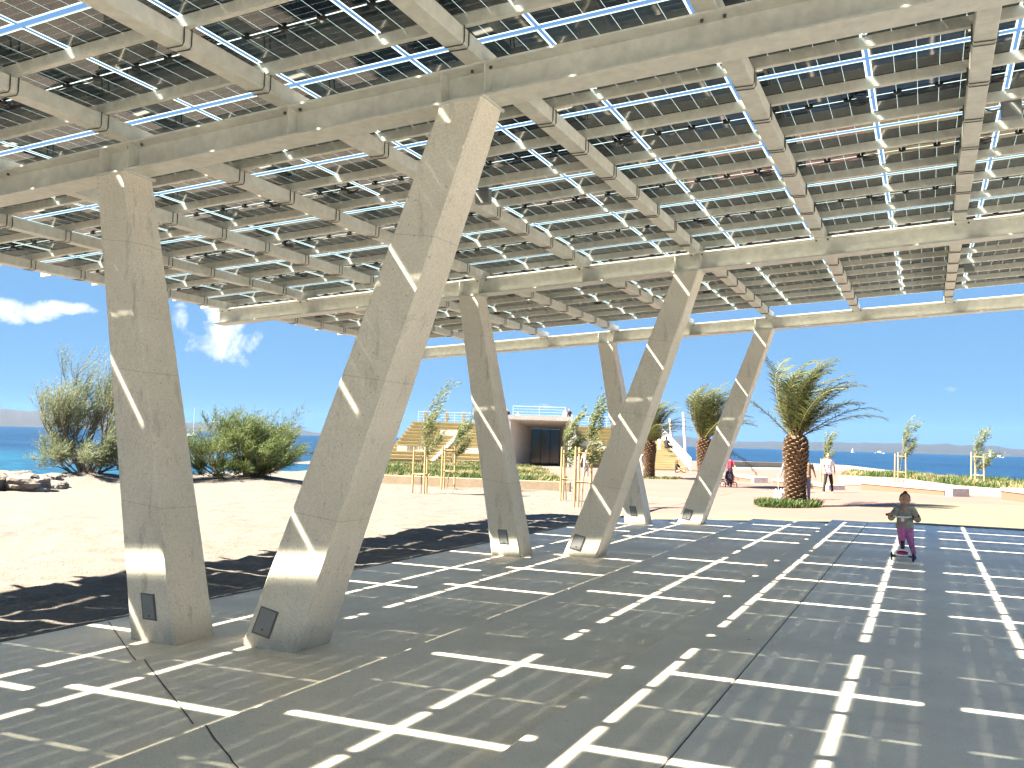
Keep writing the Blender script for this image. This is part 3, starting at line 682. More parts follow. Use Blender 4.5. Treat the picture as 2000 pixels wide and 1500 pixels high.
def palm(px, py, D, trunk_h, crown_r, lab, seed, nfr=46, extra=None, tr=.36):
    base = atD(px, py, D); base.z = zg(base.x)
    t_ = thing('palm_tree', lab, 'palm tree', base, group='palm trees on the plaza')
    rnd = random.Random(seed)
    mb = MB(); H = trunk_h
    prof = [(0, tr*1.05), (.3*H, tr*.92), (.6*H, tr*1.0), (.82*H, tr*1.12), (.95*H, tr*1.0), (1.06*H, tr*.55), (1.15*H, tr*.25)]
    mb.tube([(0,0,z) for z, _ in prof], [r*.86 for _, r in prof], 18); core = mb.build('trunk', M_palmcore, t_, smooth=True)
    sc = MB(); cnt = int(210*H/1.6)
    def rad_at(z):
        for (a, ra), (b_, rb) in zip(prof, prof[1:]):
            if a <= z <= b_: return ra+(rb-ra)*(z-a)/(b_-a)
        return prof[-1][1]
    for i in range(cnt):
        z = H*1.03*(i+.5)/cnt; a = i*2.39996; r = rad_at(z); u = z/H
        big = .55+.6*max(0, (u-.45)/.55)
        rd = Vector((cos(a), sin(a), 0)); tg = Vector((-sin(a), cos(a), 0)); w = .062*(1.15-.15*u)*(.8+big*.5); h = .045+.035*big
        c = rd*r*.84+Vector((0,0,z)); out = rd*(.035+.075*big*rnd.uniform(.6,1.2))
        t0, t1, t2 = c-tg*w+Vector((0,0,-h)), c+tg*w+Vector((0,0,-h)), c+Vector((0,0,h*1.4))
        tip1, tip2 = c+out-tg*w*.55+Vector((0,0,h*.9)), c+out+tg*w*.55+Vector((0,0,h*.9))
        sc.add([t0, t1, tip2, tip1, t2], [(0,1,2,3),(3,2,4),(0,3,4),(1,4,2)])
    sc.build('leaf_bases', M_palmscale, core)
    lf = MB(); rb_ = MB()
    for i in range(nfr):
        a = i*2.39996+rnd.uniform(-.2,.2); u = i/nfr
        el = rad(88-58*u**1.15+rnd.uniform(-8,8))
        against = -(cos(a)*WIND.x+sin(a)*WIND.y)
        wd = .75+.55*max(0, against)
        if against > .3 and u > .55: el += .35
        frond(lf, rb_, (rnd.uniform(-.1,.1)+.12*cos(a), rnd.uniform(-.1,.1)+.12*sin(a), H*1.05), a, el, crown_r*rnd.uniform(.82,1.08), wd, .29*crown_r/2.3, seed=seed*97+i)
    if extra:
        for (az, el, L_, wd) in extra: frond(lf, rb_, (.1*cos(az), .1*sin(az), H*1.02), az, el, L_, wd, .30, seed=int(az*100))
    lf.build('crown', M_palm, t_); rb_.build('frond_stems', leaf_stem, t_)
    return t_
leaf_stem = mat('frond_stem', (.17,.15,.06), .6, var=.2, vscale=4)
AZR = YAW   # azimuth of camera-right
palm(1553, 975, 31.0, 2.15, 2.85, 'big palm on the plaza with a thick trunk and wind-blown crown, plants at its foot', 3, 36, extra=[(AZR+.1, .62, 3.1, .3), (AZR+pi-.1, .80, 2.3, .05), (AZR+pi+.4, 1.25, 2.9, 0)])
palm(1375, 938, 46.5, 2.3, 3.1, 'middle palm, its trunk behind the far right-leaning column', 7, 46, extra=[(AZR+.2, -.35, 3.2, .1)])
palm(1268, 931, 55.0, 2.1, 2.9, 'left palm, half hidden behind the middle right-leaning column, near the steps', 9, 42, tr=.33)

def strands(mb, p, d, L_, rnd, w=.008, n=5, droop=.15, wind=.3):
    q = Vector(p); dd = Vector(d).normalized(); sd = dd.cross(Vector((rnd.uniform(-1,1), rnd.uniform(-1,1), rnd.uniform(-1,1)))).normalized()
    prev = q; P = [q]
    for i in range(n):
        dd = (dd+WIND*wind*.3+Vector((0,0,-droop*.3))).normalized(); q = q+dd*L_/n; P.append(q)
    for i in range(n):
        w0 = w*(1-i/n*.8); w1 = w*(1-(i+1)/n*.8)
        mb.add([P[i]-sd*w0, P[i]+sd*w0, P[i+1]+sd*w1, P[i+1]-sd*w1], [(0,1,2,3)])
def spray(mb, p, d, L_, rnd, cnt, w, wind):
    # a feathery plume: many fine needles off one axis
    q = Vector(p); dd = Vector(d).normalized()
    for i in range(cnt):
        k = i/cnt; dd = (dd+WIND*wind*.05+Vector((0,0,-.015))).normalized(); q = q+dd*L_/cnt
        v = (dd*.9+Vector((rnd.uniform(-1,1), rnd.uniform(-1,1), rnd.uniform(-.6,1)))*.55+WIND*wind*.3).normalized()
        ln = L_*.20*(1.2-k)*rnd.uniform(.6,1.2); sd = v.cross(Vector((rnd.uniform(-1,1), rnd.uniform(-1,1), rnd.uniform(-1,1)))).normalized()*w
        mb.add([q-sd*.4, q+v*ln*.5-sd, q+v*ln, q+v*ln*.5+sd], [(0,1,2,3)])
def branchy(wood, leaf, p, d, L_, r, depth, rnd, wind, leaf_L, leaf_n, w, spread=.6, upb=.25, up_to=3):
    n = 5; pts = [Vector(p)]; dd = Vector(d).normalized(); q = Vector(p)
    for i in range(n):
        dd = (dd+Vector((rnd.uniform(-1,1), rnd.uniform(-1,1), rnd.uniform(-1,1)))*.12+WIND*wind*.06+Vector((0,0,upb*.12))).normalized(); q = q+dd*L_/n; pts.append(q.copy())
    wood.tube(pts, [r*(1-.5*i/n) for i in range(n+1)], 5 if depth > 1 else 3, cap=False)
    if depth == 0:
        for i in range(1, n+1):
            for _ in range(leaf_n):
                v = (dd*.8+Vector((rnd.uniform(-1,1), rnd.uniform(-1,1), rnd.uniform(-.5,1)))*spread+WIND*wind*.35).normalized()
                spray(leaf, pts[i], v, leaf_L*rnd.uniform(.6,1.2), rnd, 13, w, wind)
        return
    kids = up_to
    for i in range(kids):
        k = 2+int(rnd.random()*(n-1)); k = min(n, k)
        v = (dd+Vector((rnd.uniform(-1,1), rnd.uniform(-1,1), rnd.uniform(-.4,1)))*spread+WIND*wind*.10).normalized()
        branchy(wood, leaf, pts[k], v, L_*rnd.uniform(.6,.85), r*.5, depth-1, rnd, wind, leaf_L, leaf_n, w, spread, upb, up_to)
# tamarisk on its mound
rnd = random.Random(5)
tb = Vector((GT.x, GT.y, gravel_h(GT.x, GT.y)-.05))
t_ = thing('tamarisk_tree', 'feathery wind-swept tamarisk tree on a sandy mound at the left, the sea behind', 'tree', tb)
wd_ = MB(); lf = MB()
for a, el, L_, r in ((AZR+pi+.1, .55, 1.5, .06), (AZR+pi-.5, .8, 1.4, .05), (AZR+2.6, .6, 1.3, .05), (AZR+.3, 1.25, 1.6, .10), (AZR+2.9, .75, 1.7, .07), (AZR+2.4, 1.1, 1.7, .06), (AZR-.6, .95, 1.5, .06), (AZR+pi, 1.15, 1.9, .07), (AZR+.1, .7, 1.3, .05), (AZR+1.7, 1.2, 1.8, .06)):
    off = WIND*rnd.uniform(-.2,.5)
    branchy(wd_, lf, off, (cos(a)*cos(el), sin(a)*cos(el), sin(el)), L_, r, 3, rnd, .50, .46, 2, .0080, .66, .5, 4)
for a in [AZR+pi+.2, AZR-.2, AZR-.9, AZR+pi-.5, AZR-1.5, AZR+.3]+[AZR+.7*k_ for k_ in range(9)]:                          # low skirt at the foot
    branchy(wd_, lf, WIND*cos(a-AZR)*.5, (cos(a)*.9, sin(a)*.9, .5), .8, .03, 2, rnd, .4, .42, 4, .010, .8, .3, 4)
wd_.build('trunk', M_bark, t_); lf.build('crown', M_tam, t_)
# rounded bush
rnd = random.Random(8)
tb = Vector((GB.x, GB.y, gravel_h(GB.x, GB.y)-.05))
t_ = thing('tamarisk_bush', 'dense yellow-green bush on the gravel between the two front columns', 'bush', tb)
wd_ = MB(); lf = MB()
for i in range(26):
    a = i*2.4; el = rad(rnd.uniform(12, 80)); off = WIND*rnd.uniform(-1.1,1.0)+Vector((-sin(AZR), cos(AZR), 0))*rnd.uniform(-.7,.7)
    branchy(wd_, lf, off, (cos(a)*cos(el), sin(a)*cos(el), sin(el)), 1.0+.45*sin(el), .035, 2, rnd, .45, .48, 4, .011, .75, .35, 4)
for i in range(46):                          # low growth that hides the stems
    a = i*2.4; off = WIND*rnd.uniform(-1.5,1.4)+Vector((-sin(AZR), cos(AZR), 0))*rnd.uniform(-.9,.7)
    branchy(wd_, lf, off, (cos(a), sin(a), rnd.uniform(.2,1.0)), .55, .02, 1, rnd, .4, .42, 5, .011, .8, .3, 4)
t_.scale = (.92, .92, .84)
wd_.build('stems', M_bark, t_); lf.build('crown', M_bush, t_)

def leafy(mb, p, d, rnd, ln=.07, w=.012):
    v = Vector(d).normalized(); sd = v.cross(Vector((rnd.uniform(-1,1), rnd.uniform(-1,1), rnd.uniform(-1,1)))).normalized()*w
    mb.add([p, p+v*ln*.5-sd, p+v*ln, p+v*ln*.5+sd], [(0,1,2,3)])
def sapling(px, py, D, H, lab, seed, stake_h=1.75, spread=.55, dens=1.0, nst=3, zoff=None):
    base = atD(px, py, D); base.z = zg(base.x) if zoff is None else zoff
    t_ = thing('sapling', lab, 'young tree', base, group='staked young trees')
    rnd = random.Random(seed); wd_ = MB(); lf = MB()
    def br(p, d, L_, r, depth):
        pts = [Vector(p)]; q = Vector(p); dd = Vector(d).normalized(); n = 7
        for i in range(n):
            dd = (dd+Vector((rnd.uniform(-1,1), rnd.uniform(-1,1), rnd.uniform(-1,1)))*.09+WIND*(.012 if depth == 2 else .07)+Vector((0,0,.03))).normalized(); q = q+dd*L_/n; pts.append(q.copy())
            if depth < 2:
                for _ in range(int((4 if depth == 0 else 2)*dens)):
                    g_ = Vector((rnd.uniform(-1,1), rnd.uniform(-1,1), rnd.uniform(-1,1)))
                    leafy(lf, q+g_*.06, dd*.7+WIND*.55+g_*.6, rnd, rnd.uniform(.07,.15), .013)
        wd_.tube(pts, [r*(1-.6*i/n) for i in range(n+1)], 4, cap=False)
        if depth > 0:
            for i in range(10 if depth == 2 else 6):
                k = rnd.randint(3 if depth == 2 else 1, n); a = rnd.uniform(0, tau)
                br(pts[k], dd*1.1+Vector((cos(a)*spread, sin(a)*spread, .35))+WIND*.10, L_*(.40 if depth == 2 else .55)*rnd.uniform(.6,1.2), r*.5, depth-1)
    br((0,0,0), (0.02,0,1), H*.70, .022, 2)
    wd_.build('stem', M_bark, t_); lf.build('crown', M_sap, t_)
    st = thing('tree_stakes', lab_stakes(lab), 'wooden stakes', base, group='stake frames around young trees')
    for i in range(nst):
        a = tau*i/nst+.4+seed; mb = MB(); mb.tube([(.32*cos(a), .32*sin(a), -.1), (.30*cos(a), .30*sin(a), stake_h*random.uniform(.95,1.03))], .035, 8); mb.build('stake', M_wood, st)
    for i in range(nst):
        a = tau*i/nst+.4+seed; a2 = tau*(i+1)/nst+.4+seed; 
        for hz in (stake_h*.9, stake_h*.42): MB().tube([(.31*cos(a), .31*sin(a), hz), (.31*cos(a2), .31*sin(a2), hz)], .022, 6).build('crossbar', M_wood, st)
def lab_stakes(l): return 'wooden stake frame around the ' + ' '.join(l.split(',')[0].split()[:11])
sapling(822, 965, 34, 4.1, 'thin young tree staked on the gravel, in front of the planter wall', 1)
sapling(872, 955, 37.5, 3.6, 'shorter bare young tree by the planter wall, just left of the middle left-leaning column', 2)
sapling(1106, 972, 32, 2.9, 'wind-bent young tree just right of the middle left-leaning column', 4, 1.85)
sapling(1135, 983, 29.5, 3.5, 'feathery young tree beside the middle right-leaning column', 6, 1.9)
sapling(1612, 935, 52, 2.9, 'young tree behind the man in the white shirt', 12, 1.5)
sapling(1757, 940, 52, 3.2, 'wind-bent young tree at the seafront, left of the two on the right', 14, 1.7, .7)
sapling(1908, 952, 48, 3.0, 'young tree at the seafront nearest the right edge of the picture', 16, 1.75, .8)

# planter bed in front of the building
def wallpath(name, pts, z0, h, th, m, lab, cat, group=None):
    mb = MB()
    for (a, b_) in zip(pts, pts[1:]):
        a = Vector(a); b_ = Vector(b_); d = (b_-a).normalized(); n_ = Vector((-d.y, d.x, 0))*th/2
        vs = [a-n_, b_-n_, b_+n_, a+n_]
        mb.add([(v.x, v.y, z0) for v in vs]+[(v.x, v.y, z0+h) for v in vs], [(0,3,2,1),(4,5,6,7),(0,1,5,4),(1,2,6,5),(2,3,7,6),(3,0,4,7)])
    o = mb.build(name, m, bevel=.015); return tag(o, lab, cat, group)
pw = [G(600, 938, -.36), G(745, 946, -.36), G(1114, 961, -.36)]
M_planter = concrete('planter_concrete', (.26,.20,.135), (.33,.26,.18), pits=False, fine=12)
wallpath('planter_wall', [(p.x, p.y, 0) for p in pw], -.5, .55, .3, M_planter, 'long low tan planter wall on the gravel in front of the building', 'wall')
mb = MB(); q = [G(690, 941, -.36), G(1108, 958, -.36), G(1050, 925, -.36), G(900, 914, -.36), G(690, 918, -.36)]
def bank(P, z0, z1):
    n = len(P); return MB().add([(p.x, p.y, z) for z in (z0, z1) for p in P], [tuple(n+i for i in range(n))]+[(i, (i+1)%n, n+(i+1)%n, n+i) for i in range(n)])
tag(bank(q, -.6, -.12).build('planting_bed', mat('soil', (.25,.20,.13), .95, var=.3, vscale=2)), kind='structure')
def inpoly(x, y, P):
    c = False; j = len(P)-1
    for i in range(len(P)):
        if (P[i].y > y) != (P[j].y > y) and x < (P[j].x-P[i].x)*(y-P[i].y)/(P[j].y-P[i].y)+P[i].x: c = not c
        j = i
    return c
def cover(name, P, n, z, m, lab, hmin=.15, hmax=.4, w=.03, seed=1, mask=None):
    rnd = random.Random(seed); mb = MB(); x0 = min(p.x for p in P); x1 = max(p.x for p in P); y0 = min(p.y for p in P); y1 = max(p.y for p in P); k = 0; tries = 0
    while k < n and tries < n*30:
        tries += 1
        x = rnd.uniform(x0, x1); y = rnd.uniform(y0, y1)
        if not inpoly(x, y, P): continue
        g_ = noise.noise(Vector((x*.35, y*.35, seed*3.1)))
        if mask is not None and (g_ > .02) != mask: continue
        k += 1; h = rnd.uniform(hmin, hmax)*(1+.5*g_)
        for _ in range(7):
            v = Vector((rnd.uniform(-1,1), rnd.uniform(-1,1), rnd.uniform(.6,2))).normalized()+WIND*.25
            sd = v.cross(Vector((rnd.uniform(-1,1), rnd.uniform(-1,1), .2))).normalized()*w
            q0 = Vector((x, y, z))+Vector((rnd.uniform(-1,1), rnd.uniform(-1,1), 0))*.1
            mb.add([q0-sd*.5, q0+v*h*.6-sd, q0+v*h, q0+v*h*.6+sd], [(0,1,2,3)])
    o = mb.build(name, m); return tag(o, lab, 'plants', kind='stuff')
cover('ground_cover', q, 4200, -.12, M_cover, 'green ground cover in the planting bed', .15, .36, .024, 3, True)
cover('dry_grass', q, 2600, -.12, M_dry, 'dry yellowish grass in the planting bed', .15, .42, .013, 3, False)

# plants round the big palm
pb = atD(1553, 975, 31.0)
rp = [Vector((pb.x+1.0*cos(a)-.25*WIND.x, pb.y+1.0*sin(a), 0)) for a in [tau*i/14 for i in range(14)]]
cover('palm_foot_plants', rp, 650, zg(pb.x)+.01, M_cover, 'low green plants round the foot of the big palm', .10, .30, .015, 5)
pb3 = atD(1268, 931, 55.0)
rp = [Vector((pb3.x+1.3*cos(a)+.5, pb3.y+1.0*sin(a), 0)) for a in [tau*i/14 for i in range(14)]]
cover('palm_foot_plants', rp, 200, zg(pb3.x)+.01, M_cover, 'small green plants at the foot of the left palm', .1, .3, .03, 6)

# seafront: pale terrace, low wall, plants
sf = [G(1395, 903, 0), G(1470, 903, 0), G(1560, 905, 0), G(1640, 910, 0), G(1745, 925, 0), G(1850, 932, 0), G(2010, 943, 0), G(2300, 962, 0)]
near = [G(1395, 926, 0), G(1500, 934, 0), G(1640, 934, 0), G(1850, 945, 0), G(2010, 957, 0), G(2300, 975, 0)]
sheet('seafront_terrace', [(p.x, p.y) for p in near]+[(p.x, p.y) for p in reversed(sf)], M_white, .022)
sw = [G(1395, 905, 0), G(1470, 906, 0), G(1560, 908, 0), G(1650, 913, 0), G(1740, 925, 0)]
wallpath('sea_wall', [(p.x, p.y, 0) for p in sw], -.5, .72, .5, M_white, 'white sea wall along the water behind the palms', 'wall')
lw_ = [G(1640, 940, 0), G(1760, 946, 0), G(1860, 962, 0), G(1955, 970, 0), G(2100, 985, 0)]
wallpath('low_wall', [(p.x, p.y, 0) for p in lw_], -.3, .62, .35, M_wall, 'low pale concrete wall behind the benches at the right', 'wall')
bedp = [G(1640, 938, 0), G(1760, 944.5, 0), G(1860, 960, 0), G(1955, 968.5, 0), G(2100, 983, 0), G(2100, 972, 0), G(1955, 957, 0), G(1860, 948, 0), G(1750, 938, 0), G(1660, 934, 0)]
tag(bank(bedp, -.4, .26).build('planting_bed', mat('pale_soil', (.45,.40,.30), .95, var=.2, vscale=2)), kind='structure')
cover('seafront_plants', bedp, 1300, .25, M_cover, 'low green plants in the bed behind the right-hand wall', .12, .42, .018, 9, True)
cover('seafront_grass', bedp, 1300, .25, M_dry, 'dry grass tufts in the bed behind the right-hand wall', .15, .45, .015, 9, False)

# benches: pale seat slab on a salmon-coloured block
def bench(a, b_, lab, h=.45, w=.8, endblock=True):
    A = G(*a, 0); B_ = G(*b_, 0); A.z = zg(A.x); B_.z = zg(B_.x); c = (A+B_)/2; d = (B_-A); Ln = d.length; d.normalize(); ang = math.atan2(d.y, d.x)
    t_ = thing('concrete_bench', lab, 'bench', (c.x, c.y, min(A.z, B_.z)), ang, 'concrete benches on the plaza')
    mb = MB(); mb.box((-Ln/2+.02, .03, 0), (Ln/2-.5, w-.03, h-.14)); mb.build('bench_base', M_plaza_s, t_, bevel=.01)
    mb = MB(); mb.box((-Ln/2, 0, h-.14), (Ln/2-.42, w, h)); mb.build('seat', M_white, t_, bevel=.015)
    if endblock: mb = MB(); mb.box((Ln/2-.415, 0, 0), (Ln/2, w, h+.006)); mb.build('end_block', M_bwall, t_, bevel=.015)
bench((1680, 953), (1860, 970), 'long bench with pale seat behind the child on the scooter')
bench((1953, 975), (2070, 992), 'bench cut by the right edge of the picture')
bench((1508, 938), (1618, 951), 'bench behind the big palm, beside the man in the white shirt')
bench((1395, 925), (1472, 935), 'bench behind the cyclist, left of the big palm')

# rocks at the left shore
rnd = random.Random(21)
M_rock = mat('shore_rock', (.07,.06,.05), .9, col2=(.24,.21,.18), vscale=2.5, bump=.5, bscale=5, bdist=.1)
for i in range(44):
    px = -60+i*4.1+rnd.uniform(-3,3); D = rnd.uniform(32.5, 37.5); q_ = atD(px, 935, D); s_ = rnd.uniform(.22,.5)
    bm = bmesh.new(); bmesh.ops.create_icosphere(bm, subdivisions=3, radius=s_)
    off = Vector((i*3.7, i*1.3, 0))
    for v in bm.verts:
        k = 1+.35*noise.noise(v.co*2.2/s_*.5+off)+.14*noise.noise(v.co*5/s_*.5+off); v.co = Vector((v.co.x*k*1.25, v.co.y*k, v.co.z*k*.7))
    me = bpy.data.meshes.new('rock'); bm.to_mesh(me); bm.free(); me.materials.append(M_rock)
    o = bpy.data.objects.new('rock', me); COL.objects.link(o); o.location = (q_.x, q_.y, -.36+rnd.uniform(-.05,.30)); o.rotation_euler = (0,0,rnd.uniform(0,6))
    tag(o, 'grey boulder in the rock pile at the left shoreline', 'rock', 'rocks along the left shore')

# ------------------------------------------------------------------ stepped building
D_b = 78.0
def bp(px, py, D=D_b, z=None):
    p = atD(px, py, D)
    if z is not None: p.z = z
    return p
bt = thing('stepped_building', 'low concrete building with yellow tiered sides and a square porch with dark doors', 'building')
M_tier = mat('yellow_tier_concrete', (.35,.30,.17), .8, var=.05, vscale=1)
rt = Vector((cos(YAW-.02), sin(YAW-.02), 0)); fw = Vector((-sin(YAW-.02), cos(YAW-.02), 0))
O = bp(1000, 900); O.z = -.36
def LP(px):                                  # metres along the front for a column of the photograph
    r = ray(px, 900); n_ = fw; t1 = (O-Vector((0,0,0))).dot(n_)/Vector((r.x, r.y, 0)).dot(n_); return (Vector((r.x*t1, r.y*t1, 0))-Vector((O.x, O.y, 0))).dot(rt)
def loc(u, v, z): p_ = Vector((O.x, O.y, 0))+rt*u+fw*v; return (p_.x, p_.y, z)
def zpx(py, px, v=0.0):                      # height that shows at that pixel on the plane v behind the front
    r = ray(px, py); dn = (Vector((O.x, O.y, 0))+fw*v).dot(fw); t1 = dn/Vector((r.x, r.y, 0)).dot(fw); return CH+r.z*t1
def lbox(mb, u0, u1, v0, v1, z0, z1):
    vs = [loc(u, v, z) for z in (z0, z1) for v in (v0, v1) for u in (u0, u1)]
    mb.add(vs, [(0,2,3,1),(4,5,7,6),(0,1,5,4),(2,6,7,3),(0,4,6,2),(1,3,7,5)])
zt_ = zpx(826, 900, 6)
n_t = 12; th_ = (zt_+.36)/n_t
def tiers(ul, ur, cutl, cutr, name):
    mb = MB()
    for i in range(n_t):
        v0 = i*.5
        lbox(mb, ul+cutl*i, ur-cutr*i, v0+.10, v0+.60 if i < n_t-1 else 14, -.6, -.36+th_*(i+1)-.07)
        lbox(mb, ul+cutl*i, ur-cutr*i, v0, v0+.62 if i < n_t-1 else 14.01, -.36+th_*(i+1)-.068, -.36+th_*(i+1))
    return mb.build(name, M_tier, bt)
ul = LP(745); um0 = LP(996); um1 = LP(1118); ur = LP(1330)
tiers(ul, um0-.05, .16, 0, 'tiered_side'); tiers(um1+.05, ur, 0, .12, 'tiered_side')
for (x0, y0, y1) in ((770, 872, 880), (790, 868, 876), (905, 873, 882), (850, 838, 844), (1135, 856, 866), (1170, 870, 876)):    # pale blocks let into the tiers
    mb = MB(); u_ = LP(x0); i = int((zpx(y1, x0, 2)+.36)/th_); i = max(0, min(n_t-1, i)); v_ = i*.5
    z0_ = -.36+th_*i+.01; lbox(mb, u_, u_+2.0, v_-.02+.03-.25, v_+.2-.25, z0_, z0_+.45); mb.build('seat_block', M_bwall, bt)
# stairs cut into the tiers, dark-edged
for (xa, xb) in ((840, 905),):
    mb = MB()
    for i in range(20):
        k = i/20; u_ = LP(xa)+(LP(xb)-LP(xa))*k; z_ = -.36+(zt_+.36)*k; lbox(mb, u_, u_+.35, -.02+k*5.6-.3, k*5.6+.25, z_, z_+.20)
    mb.build('stair', M_bwall, bt)
# porch
zp = zpx(812, 1050, -1.5)
pu0, pu1 = LP(990), LP(1114)
wt = .35
mb = MB(); lbox(mb, pu0, pu1, -1.5, 8, zp-.35, zp)
mb.build('porch_roof', M_bwall, bt)
dv = 4.5
dt = zpx(838, 1065, dv)
du0, du1 = LP(1037)*1.0+.0, LP(1092)
# account for depth of the back wall
def LPv(px, v):
    r = ray(px, 900); dn = (Vector((O.x, O.y, 0))+fw*v).dot(fw); t1 = dn/Vector((r.x, r.y, 0)).dot(fw); return (Vector((r.x*t1, r.y*t1, 0))-Vector((O.x, O.y, 0))).dot(rt)
du0, du1 = LPv(1037, dv), LPv(1092, dv)
def prism(mb, uv, z0, z1):
    n = len(uv); mb.add([loc(u, v, z0) for u, v in uv]+[loc(u, v, z1 if not isinstance(z1, (list, tuple)) else z1[i]) for i, (u, v) in enumerate(uv)], [tuple(reversed(range(n))), tuple(n+i for i in range(n))]+[(i, (i+1)%n, n+(i+1)%n, n+i) for i in range(n)])
zr_ = zp-.352
mb = MB(); prism(mb, [(pu0+.02,-1.48),(pu0+wt-.1,-1.48),(du0,dv),(du0,dv+.3),(pu0+.02,dv+.3)], -.5, zr_); mb.build('porch_wall', M_bwall, bt)
mb = MB(); prism(mb, [(pu1-wt+.1,-1.48),(pu1-.02,-1.48),(pu1-.02,dv+.3),(du1,dv+.3),(du1,dv)], -.5, zr_); mb.build('porch_wall', M_bwall, bt)
mb = MB()
vs = [loc(pu0+wt-.1,-1.46,zr_-.001), loc(pu1-wt+.1,-1.46,zr_-.001), loc(du1-.003,dv,zr_-.001), loc(du0+.003,dv,zr_-.001), loc(pu0+wt-.1,-1.46,zr_-.03), loc(pu1-wt+.1,-1.46,zr_-.03), loc(du1-.003,dv,dt+.01), loc(du0+.003,dv,dt+.01)]
mb.add(vs, [(0,3,2,1),(4,5,6,7),(0,1,5,4),(1,2,6,5),(2,3,7,6),(3,0,4,7)]); mb.build('porch_ceiling', M_bwall, bt)
# splayed left reveal of the porch
nd = 3; M_frame = mat('door_frame', (.02,.03,.03), .4)
for i in range(nd):
    a_ = du0+(du1-du0)*i/nd; b__ = du0+(du1-du0)*(i+1)/nd
    mb = MB(); lbox(mb, a_+.03, b__-.03, dv+.12, dv+.15, -.36, dt-.05); d_ = mb.build('door', M_glassdoor, bt)
    mb = MB(); lbox(mb, a_, a_+.03, dv+.08, dv+.18, -.36, dt); lbox(mb, b__-.03, b__, dv+.08, dv+.18, -.36, dt); lbox(mb, a_+.031, b__-.031, dv+.08, dv+.18, dt-.05, dt); mb.build('door_frame', M_frame, d_)
# roof railings
def railing(ua, ub, v, z, lab):
    t2 = thing('roof_railing', lab, 'railing')
    mb = MB(); n_ = int((ub-ua)/1.6)
    for i in range(n_+1):
        u = ua+(ub-ua)*i/n_; mb.tube([loc(u, v, z-.05), loc(u, v, z+1.0)], .008, 5)
    mb.build('railing_posts', M_rail, t2); mb = MB()
    for h in (.25, .5, .75, 1.0): mb.tube([loc(ua, v, z+h), loc(ub, v, z+h)], .004 if h < 1 else .008, 5)
    mb.build('rails', M_rail, t2)
railing(LP(790), LP(988), 8.5, zt_, 'thin white railing on the roof left of the porch')
railing(LP(1120), LP(1240), 8.5, zt_, 'thin white railing on the roof right of the porch')
railing(pu0+.3, pu1-.3, 5.0, zp, 'thin white railing on top of the porch roof')
for (x0, lab) in ((804, 'pale roof post at the left end of the building'), (851, 'pale roof post second from the left'), (888, 'pale roof post nearest the middle left-leaning column')):
    mb = MB(); u_ = LP(x0); lbox(mb, u_-.15, u_+.15, 9, 9.3, zt_-.1, zt_+1.1); tag(mb.build('roof_post', M_white, bevel=.02), lab, 'post', 'pale posts on the building roof')
# rock-textured wedge at the right of the porch
mb = MB(); u0_ = LP(1114); u1_ = LP(1133)
mb.add([loc(pu1+.0, -1.7, -.4), loc(u1_, -1.7, -.4), loc(u1_+.2, 3, -.4), loc(pu1, 3, -.4), loc(pu1+.0, -1.6, zp-.3), loc(pu1+.15, -1.6, zp-.3), loc(pu1+.15, 3, zp-.3), loc(pu1, 3, zp-.3)], [(0,3,2,1),(4,5,6,7),(0,1,5,4),(1,2,6,5),(2,3,7,6),(3,0,4,7)])
mb.build('rough_pier', mat('rough_white_render', (.62,.60,.56), .9, var=.25, vscale=2.2, bump=.6, bscale=4, bdist=.1), bt)
# free-standing stair with white railing at the right end
st = thing('outdoor_stair', 'yellow outdoor steps with a sloping white railing at the right end of the building', 'stair')
D_s = 70
SO = atD(1305, 917, D_s); SO.z = -.2
def sl(u, v, z): p_ = SO+rt*u+fw*v; return (p_.x, p_.y, z-.2)
mb = MB()
for i in range(13):
    vs = [sl(u, v, z) for z in (-.2, .17*(i+1)) for v in (.38*i, .38*i+(.378 if i < 12 else 5)) for u in (-1.6, 1.5-.09*i)]
    mb.add(vs, [(0,2,3,1),(4,5,7,6),(0,1,5,4),(2,6,7,3),(0,4,6,2),(1,3,7,5)])
mb.build('steps', M_tier, st)
mb = MB()
for h in (.15, .35, .55, .75, .95):
    mb.tube([sl(1.65, -.2, h), sl(.2, 5.0, h+2.3)], .03 if h < .9 else .045, 5)
for i in range(6):
    k = i/5; mb.tube([sl(1.65-1.45*k, -.2+5.2*k, 2.3*k-.1), sl(1.65-1.45*k, -.2+5.2*k, 2.3*k+.95)], .03, 5)
mb.build('railing', M_rail, st)
for (px, top, lab) in ((1341, 805, 'tall white pole at the foot of the outdoor stair'), (1315, 818, 'tall white pole behind the outdoor stair, the shorter of the pair')):
    b0 = atD(px, 915, 71 if px > 1330 else 76); zz = -.3; tp = atD(px-6, top, 71 if px > 1330 else 76)
    mb = MB(); mb.tube([(b0.x, b0.y, zz), (tp.x, tp.y, tp.z)], .11, 10); tag(mb.build('white_pole', M_rail, smooth=False), lab, 'pole', 'white poles by the outdoor stair')

